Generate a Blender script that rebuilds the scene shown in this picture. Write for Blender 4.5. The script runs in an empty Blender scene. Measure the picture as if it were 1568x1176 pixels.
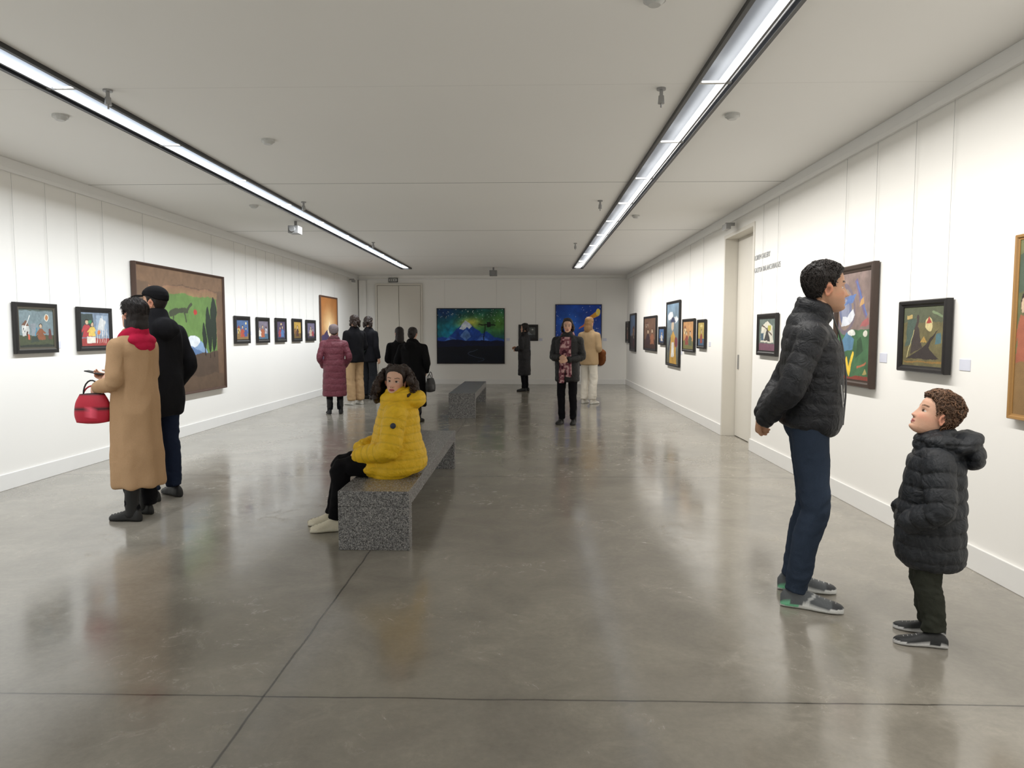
import bpy, math, random
import numpy as np
from mathutils import Vector, Matrix, Euler
from mathutils.kdtree import KDTree
random.seed(7); rng=np.random.RandomState(7)
pi=math.pi
XL,XR,YB,YF,CH,CZ=-4.85,2.73,20.0,-3.5,1.45,3.07
FPX=1080.0
scene=bpy.context.scene
try:
    scene.view_settings.view_transform='Standard'; scene.view_settings.look='None'; scene.view_settings.gamma=1.12
except Exception: pass

# ------------------------------------------------------------------ camera
cam_rot=Euler((pi/2-math.atan(78/FPX),0,math.atan(27/FPX)))
cd=bpy.data.cameras.new('camera'); cam=bpy.data.objects.new('camera',cd); scene.collection.objects.link(cam)
cam.location=(0,0,CH); cam.rotation_euler=cam_rot; cd.sensor_width=36; cd.lens=36*FPX/1568
scene.camera=cam
Rc=cam_rot.to_matrix()
# photogrammetric survey: where a measured photo point lies on a wall plane, in metres
def onX(px,py,X):
    d=Rc@Vector(((px-784)/FPX,(588-py)/FPX,-1)); t=X/d.x; return d.y*t, CH+d.z*t
def onY(px,py,Y):
    d=Rc@Vector(((px-784)/FPX,(588-py)/FPX,-1)); t=Y/d.y; return d.x*t, CH+d.z*t

# ------------------------------------------------------------------ colour + materials
def lin(c):
    c=np.asarray(c,float)/255.0
    return np.where(c<=0.04045,c/12.92,((c+0.055)/1.055)**2.4)
def newmat(name):
    m=bpy.data.materials.new(name); m.use_nodes=True; nt=m.node_tree
    return m,nt,nt.nodes['Principled BSDF']
def N(nt,t,**k):
    n=nt.nodes.new(t)
    for a,b in k.items(): setattr(n,a,b)
    return n
def colmat(name,rough,spec=0.5,bump=0.0,bscale=60,sss=0.0,var=0.15,bdist=.004,wr=0,ws=.7):
    m,nt,b=newmat(name); L=nt.links
    a=N(nt,'ShaderNodeAttribute'); a.attribute_name='Col'
    tc=N(nt,'ShaderNodeTexCoord')
    n=N(nt,'ShaderNodeTexNoise'); n.inputs['Scale'].default_value=bscale; n.inputs['Detail'].default_value=4
    L.new(tc.outputs['Object'],n.inputs['Vector'])
    mr=N(nt,'ShaderNodeMapRange'); mr.inputs[3].default_value=1-var; mr.inputs[4].default_value=1+var
    L.new(n.outputs['Fac'],mr.inputs[0])
    mx=N(nt,'ShaderNodeVectorMath',operation='SCALE'); L.new(a.outputs['Color'],mx.inputs[0]); L.new(mr.outputs[0],mx.inputs['Scale'])
    L.new(mx.outputs[0],b.inputs['Base Color'])
    b.inputs['Roughness'].default_value=rough
    b.inputs['Specular IOR Level'].default_value=spec
    if sss: b.inputs['Subsurface Weight'].default_value=sss; b.inputs['Subsurface Radius'].default_value=(.02,.008,.004); b.inputs['Subsurface Scale'].default_value=.5
    if bump:
        bp=N(nt,'ShaderNodeBump'); bp.inputs['Strength'].default_value=bump; bp.inputs['Distance'].default_value=bdist
        L.new(n.outputs['Fac'],bp.inputs['Height']); last=bp
        if wr:   # larger sharp creases
            w2=N(nt,'ShaderNodeTexNoise'); w2.inputs['Scale'].default_value=wr; w2.inputs['Detail'].default_value=5; w2.inputs['Distortion'].default_value=1.2
            L.new(tc.outputs['Object'],w2.inputs['Vector'])
            s1=N(nt,'ShaderNodeMath',operation='SUBTRACT'); s1.inputs[1].default_value=.5; L.new(w2.outputs['Fac'],s1.inputs[0])
            s2=N(nt,'ShaderNodeMath',operation='ABSOLUTE'); L.new(s1.outputs[0],s2.inputs[0])
            b2=N(nt,'ShaderNodeBump'); b2.inputs['Strength'].default_value=ws; b2.inputs['Distance'].default_value=.03; L.new(s2.outputs[0],b2.inputs['Height']); L.new(bp.outputs[0],b2.inputs['Normal']); last=b2
        L.new(last.outputs[0],b.inputs['Normal'])
    return m
M_CLOTH=colmat('fabric_cloth',.95,.12,.4,200,wr=5,ws=.22)
M_NYLON=colmat('fabric_nylon',.58,.3,.5,30,bdist=.01,wr=14,ws=.6)
M_SKIN=colmat('skin',.6,.3,.12,300,sss=.15,var=.07)
M_HAIR=colmat('hair',.55,.3,.6,160,var=.35)
M_SHOE=colmat('shoe_leather',.55,.35,.2,150)
PM=[M_CLOTH,M_NYLON,M_SKIN,M_HAIR,M_SHOE]
CLOTH,NYLON,SKIN,HAIR,SHOE=range(5)
M_CANVAS=colmat('painted_canvas',.6,.25,.5,250,var=.08)
M_FRAME=colmat('painted_frame',.45,.35,.1,120,var=.12)

def plain(name,c,rough=.6,metal=0,spec=.5,var=.04,scale=8):
    m,nt,b=newmat(name); L=nt.links
    tc=N(nt,'ShaderNodeTexCoord'); n=N(nt,'ShaderNodeTexNoise'); n.inputs['Scale'].default_value=scale; n.inputs['Detail'].default_value=5
    L.new(tc.outputs['Object'],n.inputs['Vector'])
    cr=N(nt,'ShaderNodeValToRGB'); lc=lin(c)
    cr.color_ramp.elements[0].position=.3; cr.color_ramp.elements[1].position=.7
    cr.color_ramp.elements[0].color=(*(lc*(1-var)),1); cr.color_ramp.elements[1].color=(*np.minimum(lc*(1+var),1),1)
    L.new(n.outputs['Fac'],cr.inputs[0]); L.new(cr.outputs[0],b.inputs['Base Color'])
    b.inputs['Roughness'].default_value=rough; b.inputs['Metallic'].default_value=metal; b.inputs['Specular IOR Level'].default_value=spec
    return m
M_WALL=plain('wall_paint',(238,236,231),.8,var=.008,scale=1.5,spec=.2)
M_TRIM=plain('trim_paint',(232,231,228),.5,var=.01)
M_DOOR=plain('door_paint',(214,209,198),.45,var=.01)
M_GAPSHADE=plain('door_gap_shadow',(90,88,84),.6)  # dark tone that paints the jamb shadows around the back door leaves
M_BLACK=plain('black_metal',(18,18,20),.45)
M_STEEL=plain('steel',(150,150,150),.4,metal=.7)
M_WIRE=plain('nylon_wire',(176,176,174),.5)
M_WHITEP=plain('white_plastic',(190,190,187),.4)
M_GREYP=plain('grey_plastic',(120,120,120),.4)
M_REFL=plain('reflector_satin',(120,124,130),.4)
M_REFD=plain('reflector_grey',(84,88,94),.4)
M_LABEL=plain('label_card',(205,208,222),.7)

def ceiling_mat():
    m,nt,b=newmat('ceiling_plaster'); L=nt.links
    g=N(nt,'ShaderNodeNewGeometry'); s=N(nt,'ShaderNodeSeparateXYZ'); L.new(g.outputs['Position'],s.inputs[0])
    n=N(nt,'ShaderNodeTexNoise'); n.inputs['Scale'].default_value=.7; n.inputs['Detail'].default_value=3; L.new(g.outputs['Position'],n.inputs['Vector'])
    mr=N(nt,'ShaderNodeMapRange'); mr.inputs[3].default_value=.84; mr.inputs[4].default_value=.88; L.new(n.outputs['Fac'],mr.inputs[0])
    prev=mr.outputs[0]
    for y0,w,dk in ((7.75,.010,.6),(11.3,.014,.6),(4.75,.004,.12),(15,.01,.3)):
        a=N(nt,'ShaderNodeMath',operation='SUBTRACT'); a.inputs[1].default_value=y0; L.new(s.outputs['Y'],a.inputs[0])
        ab=N(nt,'ShaderNodeMath',operation='ABSOLUTE'); L.new(a.outputs[0],ab.inputs[0])
        lt=N(nt,'ShaderNodeMath',operation='LESS_THAN'); lt.inputs[1].default_value=w; L.new(ab.outputs[0],lt.inputs[0])
        mu=N(nt,'ShaderNodeMath',operation='MULTIPLY_ADD'); mu.inputs[1].default_value=-dk; mu.inputs[2].default_value=1; L.new(lt.outputs[0],mu.inputs[0])
        mm=N(nt,'ShaderNodeMath',operation='MULTIPLY'); L.new(prev,mm.inputs[0]); L.new(mu.outputs[0],mm.inputs[1]); prev=mm.outputs[0]
    cb=N(nt,'ShaderNodeCombineXYZ'); L.new(prev,cb.inputs[0])
    for k,v in ((1,.985),(2,.95)):
        bm=N(nt,'ShaderNodeMath',operation='MULTIPLY'); bm.inputs[1].default_value=v; L.new(prev,bm.inputs[0]); L.new(bm.outputs[0],cb.inputs[k])
    L.new(cb.outputs[0],b.inputs['Base Color']); b.inputs['Roughness'].default_value=.85; b.inputs['Specular IOR Level'].default_value=.2
    return m
M_CEIL=ceiling_mat()

def floor_mat():
    m,nt,b=newmat('polished_concrete'); L=nt.links
    g=N(nt,'ShaderNodeNewGeometry'); s=N(nt,'ShaderNodeSeparateXYZ'); L.new(g.outputs['Position'],s.inputs[0])
    def noise(sc,det,rough=.55,dist=0):
        n=N(nt,'ShaderNodeTexNoise'); n.inputs['Scale'].default_value=sc; n.inputs['Detail'].default_value=det
        n.inputs['Roughness'].default_value=rough; n.inputs['Distortion'].default_value=dist
        L.new(g.outputs['Position'],n.inputs['Vector']); return n.outputs['Fac']
    def ramp(src,p0,p1,v0,v1):
        r=N(nt,'ShaderNodeMapRange'); r.inputs[1].default_value=p0; r.inputs[2].default_value=p1; r.inputs[3].default_value=v0; r.inputs[4].default_value=v1; L.new(src,r.inputs[0]); return r.outputs[0]
    def mul(a,c):
        r=N(nt,'ShaderNodeMath',operation='MULTIPLY'); L.new(a,r.inputs[0]); L.new(c,r.inputs[1]); return r.outputs[0]
    big=ramp(noise(.45,3),.3,.7,.80,1.16)
    med=ramp(noise(2.2,8,.65,.6),.3,.72,.78,1.18)
    fine=ramp(noise(35,6,.7),.3,.7,.92,1.07)
    patch=ramp(noise(1.1,4,.6),.44,.58,0,1)
    scr=ramp(noise(6,9,.75,1.6),.48,.64,0,1)
    wear=mul(patch,scr)
    wearm=ramp(wear,0,1,1,1.18)
    v=mul(mul(mul(big,med),fine),wearm)
    wob=ramp(noise(2.5,3),0,1,-.012,.012)
    for ax,c0,w,dk in (('Y',2.70,.005,.72),('X',-1.06,.005,.72),('Y',7.05,.006,.35),('X',3.3,.005,.5),('Y',11.4,.006,.35),('Y',15.8,.006,.3)):
        a=N(nt,'ShaderNodeMath',operation='SUBTRACT'); a.inputs[1].default_value=c0; L.new(s.outputs[ax],a.inputs[0])
        a2=N(nt,'ShaderNodeMath',operation='ADD'); L.new(a.outputs[0],a2.inputs[0]); L.new(wob,a2.inputs[1])
        ab=N(nt,'ShaderNodeMath',operation='ABSOLUTE'); L.new(a2.outputs[0],ab.inputs[0])
        v=mul(mul(v,ramp(ab.outputs[0],w*.5,w*1.4,1-dk,1)),ramp(ab.outputs[0],0,.05,.88,1))
    sc=N(nt,'ShaderNodeVectorMath',operation='SCALE'); sc.inputs[0].default_value=(.262,.240,.200); L.new(v,sc.inputs['Scale'])
    L.new(sc.outputs[0],b.inputs['Base Color'])
    r1=ramp(noise(1.6,6,.6,.4),.3,.7,.11,.21)
    r2=N(nt,'ShaderNodeMath',operation='MULTIPLY_ADD'); L.new(wear,r2.inputs[0]); r2.inputs[1].default_value=.16; L.new(r1,r2.inputs[2])
    L.new(r2.outputs[0],b.inputs['Roughness'])
    b.inputs['Specular IOR Level'].default_value=.85
    bp=N(nt,'ShaderNodeBump'); bp.inputs['Strength'].default_value=.16; bp.inputs['Distance'].default_value=.004
    L.new(noise(5,7,.6),bp.inputs['Height']); L.new(bp.outputs[0],b.inputs['Normal'])
    return m
M_FLOOR=floor_mat()

def granite_mat():
    m,nt,b=newmat('speckled_granite'); L=nt.links
    g=N(nt,'ShaderNodeNewGeometry')
    v=N(nt,'ShaderNodeTexVoronoi'); v.inputs['Scale'].default_value=170; L.new(g.outputs['Position'],v.inputs['Vector'])
    s=N(nt,'ShaderNodeSeparateXYZ'); L.new(v.outputs['Color'],s.inputs[0])
    cr=N(nt,'ShaderNodeValToRGB'); cr.color_ramp.interpolation='CONSTANT'
    E=cr.color_ramp.elements
    E[0].position=0; E[0].color=(.06,.06,.062,1); E[1].position=.28; E[1].color=(.15,.15,.155,1)
    e=E.new(.6); e.color=(.23,.225,.225,1); e=E.new(.87); e.color=(.36,.35,.34,1)
    L.new(s.outputs[0],cr.inputs[0]); L.new(cr.outputs[0],b.inputs['Base Color']); b.inputs['Roughness'].default_value=.25
    return m
M_GRAN=granite_mat()

# ------------------------------------------------------------------ basic object builders
def mkobj(name,V,Fc,mats,midx=None,col=None,smooth=False):
    me=bpy.data.meshes.new(name); me.from_pydata([tuple(v) for v in V],[],Fc)
    for m in mats: me.materials.append(m)
    if midx is not None: me.polygons.foreach_set('material_index',np.asarray(midx,dtype=np.int32))
    if col is not None:
        a=me.color_attributes.new('Col','FLOAT_COLOR','POINT')
        c=np.ones((len(V),4),dtype=np.float32); c[:,:3]=col; a.data.foreach_set('color',c.ravel())
    if smooth is True: me.polygons.foreach_set('use_smooth',np.ones(len(me.polygons),dtype=bool))
    me.update()
    ob=bpy.data.objects.new(name,me); scene.collection.objects.link(ob)
    return ob
BF=[(0,3,2,1),(4,5,6,7),(0,1,5,4),(1,2,6,5),(2,3,7,6),(3,0,4,7)]
def boxv(x0,x1,y0,y1,z0,z1):
    return [(x0,y0,z0),(x1,y0,z0),(x1,y1,z0),(x0,y1,z0),(x0,y0,z1),(x1,y0,z1),(x1,y1,z1),(x0,y1,z1)]
def boxes(name,bl,mat,bevel=0):
    V=[];Fc=[];mx=[]
    for bx in bl:
        o=len(V); V+=boxv(*bx[:6]); Fc+=[tuple(i+o for i in f) for f in BF]; mx+=[(bx[6] if len(bx)>6 else 0)]*6
    ob=mkobj(name,V,Fc,mat if isinstance(mat,list) else [mat],mx)
    if bevel:
        md=ob.modifiers.new('b','BEVEL'); md.width=bevel; md.segments=2
    return ob
def cyl(c,r,h,n=20,r2=None):
    r2=r if r2 is None else r2
    V=[(c[0]+r*math.cos(2*pi*k/n),c[1]+r*math.sin(2*pi*k/n),c[2]) for k in range(n)]+[(c[0]+r2*math.cos(2*pi*k/n),c[1]+r2*math.sin(2*pi*k/n),c[2]+h) for k in range(n)]
    Fc=[(k,(k+1)%n,n+(k+1)%n,n+k) for k in range(n)]+[tuple(range(n-1,-1,-1)),tuple(range(n,2*n))]
    return V,Fc
def merge(parts):
    V=[];Fc=[];o=0
    for v,f in parts:
        V.append(np.asarray(v,float)); Fc+=[tuple(i+o for i in q) for q in f]; o+=len(v)
    return np.vstack(V),Fc

# ------------------------------------------------------------------ room shell
boxes('floor',[(XL-.3,XR+.6,YF-.3,YB+.3,-.2,0)],M_FLOOR)
TX=[(-3.20,-2.96),(1.07,1.31)]; TY0,TY1=-3.0,17.7
boxes('ceiling',[(XL-.3,TX[0][0],YF-.3,YB+.3,CZ,CZ+.25),(TX[0][1],TX[1][0],YF-.3,YB+.3,CZ,CZ+.25),(TX[1][1],XR+.6,YF-.3,YB+.3,CZ,CZ+.25)]+
   [(a,b,YF-.3,TY0,CZ,CZ+.25) for a,b in TX]+[(a,b,TY1,YB+.3,CZ,CZ+.25) for a,b in TX]+[(a,b,TY0,TY1,CZ+.14,CZ+.25) for a,b in TX],M_CEIL)
boxes('wall_left',[(XL-.25,XL,YF,YB,0,CZ)],M_WALL)
DY0,DY1,DZ=8.72,10.05,2.80
boxes('wall_right',[(XR,XR+.25,YF,DY0,0,CZ),(XR,XR+.25,DY1,YB,0,CZ),(XR,XR+.25,DY0,DY1,DZ,CZ),(XR+.25,XR+.3,DY0-.1,DY1+.1,0,CZ)],M_WALL)
boxes('wall_back',[(XL-.25,XR+.25,YB,YB+.25,0,CZ)],M_WALL)
boxes('wall_front',[(XL-.25,XR+.25,YF-.25,YF,0,CZ)],M_WALL)
bh,bt=.15,.018
def base(name,bl): boxes(name,bl,M_TRIM,.004)
base('baseboard_left',[(XL,XL+bt,YF,YB,0,bh)])
base('baseboard_right',[(XR-bt,XR,YF,DY0,0,bh),(XR-bt,XR,DY1,YB,0,bh)])
base('baseboard_back',[(-2.98,XR-bt,YB-bt,YB,0,bh),(XL+bt,-4.45,YB-bt,YB,0,bh)])
base('baseboard_front',[(XL+bt,XR-bt,YF,YF+bt,0,bh)])
boxes('trim_left',[(XL,XL+.03,YF,YB,CZ-.13,CZ-.09),(XL,XL+.012,YF,YB,CZ-.09,CZ)],M_TRIM,.003)
boxes('trim_right',[(XR-.03,XR,YF,YB,CZ-.13,CZ-.09),(XR-.012,XR,YF,YB,CZ-.09,CZ)],M_TRIM,.003)
boxes('trim_back',[(XL+.03,XR-.03,YB-.03,YB,CZ-.13,CZ-.09)],M_TRIM,.003)
boxes('door_right',[(XR+.17,XR+.22,DY0+.06,DY1-.06,0.01,DZ-.05),(XR+.155,XR+.17,DY1-.2,DY1-.17,.95,1.15,1)],[M_DOOR,M_STEEL],.003)
boxes('door_frame_right',[(XR-.012,XR+.25,DY0,DY0+.05,0,DZ),(XR-.012,XR+.25,DY1-.05,DY1,0,DZ),(XR-.012,XR+.25,DY0+.05,DY1-.05,DZ-.05,DZ)],M_DOOR,.003)  # door frame: jambs and head lining the right doorway
dx0,dx1=-4.36,-3.03; dm=(dx0+dx1)/2
boxes('door_back',[(dx0+.055,dm-.006,YB-.05,YB-.01,.01,2.78),(dm+.006,dx1-.055,YB-.05,YB-.01,.01,2.78),(dm+.04,dm+.06,YB-.09,YB-.05,1.0,1.2,1),(dx0+.045,dx1-.045,YB-.012,YB-.002,.0,2.79,2)],[M_DOOR,M_STEEL,M_GAPSHADE],.002)  # last box: backing sheet whose dark colour stands in for jamb shadow
boxes('door_frame_back',[(dx0,dx0+.045,YB-.07,YB,0,2.84),(dx1-.045,dx1,YB-.07,YB,0,2.84),(dx0+.045,dx1-.045,YB-.07,YB,2.79,2.84)],M_DOOR,.004)  # door frame around the back double door
boxes('trim_corner',[(XL+.035,-4.62,YB-.1,YB-.035,0,CZ-.14)],M_WALL,.003)
boxes('exit_sign',[(-3.98,-3.72,YB-.06,YB-.035,2.88,3.0,0),(-3.96,-3.74,YB-.065,YB-.06,2.9,2.98,1),(-3.93,-3.91,YB-.068,YB-.065,2.91,2.97,0),(-3.88,-3.86,YB-.068,YB-.065,2.91,2.97,0),(-3.83,-3.78,YB-.068,YB-.065,2.93,2.95,0)],[M_BLACK,M_WHITEP])

# ceiling light channels + louvred wall-washing strip lamps
for i,(a,b) in enumerate(TX):
    bl=[(a-.014,a+.010,TY0,TY1,CZ-.03,CZ+.02,0),(b-.010,b+.014,TY0,TY1,CZ-.03,CZ+.02,0),
        (a+.001,a+.010,TY0,TY1,CZ+.02,CZ+.12,1),(b-.010,b-.001,TY0,TY1,CZ+.02,CZ+.12,1),(a+.001,b-.001,TY0,TY1,CZ+.12,CZ+.138,1),(a-.014,b+.014,TY1,TY1+.02,CZ-.03,CZ+.0,0)]
    xr=(b-.05) if i==1 else (a+.05)
    bl.append((xr-.008,xr+.008,TY0,TY1,CZ-.02,CZ+.02,0))
    y=TY0+.6
    while y<TY1:
        bl.append((a+.012,b-.012,y,y+.03,CZ-.012,CZ+.0,2)); y+=1.42
    boxes('recessed_light_channel',bl,[M_BLACK,M_REFD if i==0 else M_REFL,M_WHITEP])
    ld=bpy.data.lights.new('strip_light','AREA'); ld.shape='RECTANGLE'; ld.size=.09; ld.size_y=TY1-TY0-.1
    ld.energy=(405,400)[i]; ld.color=(1,.97,.92) if i==1 else (.93,.97,1.0)
    ld.spread=math.radians(150)
    lo=bpy.data.objects.new('strip_light_'+('left' if i==0 else 'right'),ld); scene.collection.objects.link(lo)
    lo.location=((a+b)/2+(.05 if i==0 else -.06),(TY0+TY1)/2,CZ+.03)
    lo.rotation_euler=(0,math.radians(48 if i==0 else -56),0)

for x,y in ((.87,4.83),(-2.82,4.77),(.86,8.8),(-2.80,8.8),(.82,12.9),(-2.8,12.7)):
    parts=[cyl((x,y,CZ-.012),.03,.012),cyl((x,y,CZ-.06),.012,.05),cyl((x,y,CZ-.1),.022,.05,r2=.018),cyl((x,y,CZ-.125),.006,.03)]
    v,f=merge(parts); mkobj('ceiling_sprinkler',v,f,[M_STEEL])
for x,y in ((-3.5,5.3),(1.50,5.4),(-3.5,9.0),(1.46,9.9),(-2.2,6.0),(.6,3.55)):
    v,f=merge([cyl((x,y,CZ-.02),.055,.02),cyl((x,y,CZ-.04),.03,.02,r2=.05)]); mkobj('smoke_detector',v,f,[M_WHITEP])
def cambox(name,x,y,s):
    lens=([(x+.05*s*math.cos(t),y-.16*s-.05*k,CZ-.08-.065*s+.05*s*math.sin(t)) for k in (0,1) for t in np.linspace(0,2*pi,16,endpoint=False)],[(k,(k+1)%16,16+(k+1)%16,16+k) for k in range(16)]+[tuple(range(16,32))])
    v,f=merge([cyl((x,y,CZ-.08),.02,.08),(boxv(x-.09*s,x+.09*s,y-.16*s,y+.08*s,CZ-.08-.13*s,CZ-.08),BF),lens])
    return mkobj(name,v,f,[M_GREYP])
cambox('ceiling_projector',-3.40,10.3,.8); cambox('ceiling_projector',-.9,17.6,1.0)
def cctv(x,y,dx):
    v,f=merge([(boxv(min(x,x+dx),max(x,x+dx),y-.02,y+.02,2.86,2.9),BF),(boxv(x+dx-.03,x+dx+.03,y-.16,y+.04,2.8,2.87),BF)])
    mkobj('security_camera',v,f,[M_STEEL])
cctv(XR-.032,9.5,-.12); cctv(XL+.032,18.9,.12)

# ------------------------------------------------------------------ benches
def bench(x0,x1,y0,y1,h):
    t=.105; l=.11
    boxes('granite_bench',[(x0,x1,y0,y1,h-t,h),(x0,x1,y0,y0+l,0,h-t),(x0,x1,y1-l,y1,0,h-t)],M_GRAN,.004)
bench(-1.276,-.80,4.60,7.55,.40)
bench(-1.375,-.92,11.89,14.9,.43)

# ------------------------------------------------------------------ numpy noise
def hash3(i,j,k):
    h=(i*374761393+j*668265263+k*2147483647%4294967291+i*j*31)&0xffffffff
    h=(h^(h>>13))*1274126177&0xffffffff
    h=(h^(h>>16))&0xffffffff
    return h/4294967295.0
def vnoise(P):
    P=np.asarray(P,float)+1000.0; I=np.floor(P).astype(np.int64); f=P-I; f=f*f*(3-2*f); r=0
    for a in (0,1):
        for b in (0,1):
            for c in (0,1):
                w=(f[...,0] if a else 1-f[...,0])*(f[...,1] if b else 1-f[...,1])*(f[...,2] if c else 1-f[...,2])
                r=r+w*hash3(I[...,0]+a,I[...,1]+b,(I[...,2]+c)*7919)
    return r
def fbm(P,o=3):
    r=0;a=.5;t=0
    for _ in range(o): r=r+a*vnoise(P); t+=a; P=P*2.03+17.1; a*=.5
    return r/t

# ------------------------------------------------------------------ paintings
class Cv:
    def __init__(s,asp,base,n=110,warp=.03):
        s.asp=asp; ny=max(16,int(n/math.sqrt(asp))); nx=max(16,int(n*math.sqrt(asp)))
        s.u,s.v=np.meshgrid(np.linspace(0,1,nx),np.linspace(0,1,ny)); s.img=np.ones((ny,nx,3))*np.array(base,float)
        sd=rng.rand()*50; q=np.stack([s.u*7*asp,s.v*7,np.full(s.u.shape,sd)],-1)
        s.u=s.u+warp*(fbm(q,3)-.5)*2; s.v=s.v+warp*(fbm(q+31,3)-.5)*2
    def _b(s,m,c): m=np.clip(m,0,1)[...,None]; s.img=s.img*(1-m)+np.array(c,float)*m; return s
    def rect(s,a,b,c,d,col): return s._b(((s.u>=a)&(s.u<=b)&(s.v>=c)&(s.v<=d))*1.0,col)
    def ell(s,cu,cv,ru,rv,col,soft=0):
        d=np.sqrt(((s.u-cu)/ru)**2+((s.v-cv)/rv)**2)
        return s._b(np.exp(-(d**2)*1.5) if soft else (d<1)*1.0,col)
    def poly(s,pts,col):
        m=np.zeros(s.u.shape,bool); n=len(pts)
        for i in range(n):
            x0,y0=pts[i];x1,y1=pts[(i+1)%n]
            m^=((y0>s.v)!=(y1>s.v))&(s.u<(x1-x0)*(s.v-y0)/((y1-y0)+1e-9)+x0)
        return s._b(m*1.0,col)
    def line(s,p,q,w,col):
        p=np.array(p);q=np.array(q);d=q-p;L=(d**2).sum()+1e-9
        t=np.clip(((s.u-p[0])*d[0]+(s.v-p[1])*d[1])/L,0,1); e=np.hypot(s.u-p[0]-t*d[0],(s.v-p[1]-t*d[1]))
        return s._b((e<w)*1.0,col)
    def vg(s,c0,c1,v0=-.1,v1=1.1):
        t=np.clip((s.v-v0)/(v1-v0),0,1)[...,None]; m=((s.v>=v0)&(s.v<=v1))[...,None]
        s.img=np.where(m,np.array(c0,float)*(1-t)+np.array(c1,float)*t,s.img); return s
    def nz(s,amp,sc=12,o=3,seed=0):
        n=fbm(np.stack([s.u*sc*s.asp,s.v*sc,np.full(s.u.shape,seed+.5)],-1),o)-.5; s.img=s.img*(1+amp*2*n[...,None]); return s
    def fig(s,x,y,h,body,head=(215,180,142),hair=(50,32,26),w=.32):
        s.poly([(x-h*w,y),(x+h*w,y),(x+h*.13,y+h*.68),(x-h*.13,y+h*.68)],body); s.line((x-h*.12,y+h*.6),(x-h*.34,y+h*.32),h*.05,body); s.line((x+h*.12,y+h*.6),(x+h*.3,y+h*.4),h*.05,body)
        s.ell(x,y+h*.86,h*.125,h*.15,hair); s.ell(x,y+h*.83,h*.095,h*.12,head); return s
    def house(s,x,y,w,h,wall,roof):
        s.rect(x,x+w,y,y+h,wall); s.poly([(x-w*.12,y+h),(x+w*1.12,y+h),(x+w*.5,y+h*1.55)],roof); s.rect(x+w*.2,x+w*.4,y+h*.4,y+h*.75,(50,50,60)); s.rect(x+w*.6,x+w*.8,y,y+h*.5,(80,50,40)); return s
def painting(name,wall,u0,u1,z0,z1,paint,fw=.03,fc=(20,18,18),dep=.035,n=110,inner=None,gap=.012,wires=2,sat=.80,val=.92):
    w=abs(u1-u0);h=z1-z0
    cw,chh=w-2*fw,h-2*fw
    cv=Cv(cw/chh,(200,200,200),n); paint(cv); ny,nx=cv.u.shape
    g=cv.img.mean(-1,keepdims=True); cv.img=(g+(cv.img-g)*sat)*val
    def T(u,v,nn):
        if wall=='R': return (XR-nn, u0-u, z0+v)
        if wall=='L': return (XL+nn, u0+u, z0+v)
        return (u0+u, YB-nn, z0+v)
    V=[];Fc=[];mi=[]
    for j in range(ny):
        for i in range(nx): V.append(T(fw+cw*i/(nx-1),fw+chh*j/(ny-1),gap+dep*.55))
    C=lin(np.clip(cv.img,0,255)).reshape(-1,3)
    for j in range(ny-1):
        for i in range(nx-1): Fc.append((j*nx+i,j*nx+i+1,(j+1)*nx+i+1,(j+1)*nx+i)); mi.append(0)
    o=len(V)
    prof=[(0,gap),(0,gap+dep*.8),(fw*.15,gap+dep),(fw*.55,gap+dep*.95),(fw*.75,gap+dep*.7),(fw,gap+dep*.66),(fw,gap+dep*.5)]
    fcl=lin(fc); cols=[fcl]*7
    if inner is not None: cols=[fcl]*4+[lin(inner)]*3
    for (a,nn),cc in zip(prof,cols):
        for (u,v) in ((a,a),(w-a,a),(w-a,h-a),(a,h-a)): V.append(T(u,v,nn))
        C=np.vstack([C]+[cc[None,:]]*4)
    for k in range(6):
        for q in range(4):
            a=o+k*4+q;b=o+k*4+(q+1)%4; Fc.append((a,b,b+4,a+4)); mi.append(1)
    Fc.append((o+3,o+2,o+1,o)); mi.append(1)
    for t in ([.12,.88] if wires==2 else [.5]):   # hanging wires up to the picture rail
        o=len(V); r=.0018
        for zz in (h-.01,CZ-.135-z0):
            for q in range(4): V.append(T(w*t+r*math.cos(q*pi/2),zz,gap+.006+r*math.sin(q*pi/2)))
        Fc+=[(o+q,o+(q+1)%4,o+4+(q+1)%4,o+4+q) for q in range(4)]; mi+=[2]*4; C=np.vstack([C,np.ones((8,3))*.5])
    return mkobj(name,V,Fc,[M_CANVAS,M_FRAME,M_WIRE],mi,C)
def hang(wall,name,xl,xr,yt,yb,paint,**k):
    m=(xl+xr)/2; ym=(yt+yb)/2
    if wall=='L': ua=onX(xl,ym,XL)[0];ub=onX(xr,ym,XL)[0];zt=onX(m,yt,XL)[1];zb=onX(m,yb,XL)[1]
    elif wall=='R': ua=onX(xl,ym,XR)[0];ub=onX(xr,ym,XR)[0];zt=onX(m,yt,XR)[1];zb=onX(m,yb,XR)[1]
    else: ua=onY(xl,ym,YB)[0];ub=onY(xr,ym,YB)[0];zt=onY(m,yt,YB)[1];zb=onY(m,yb,YB)[1]
    return painting(name,wall,ua,ub,zb,zt,paint,**k)

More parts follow.
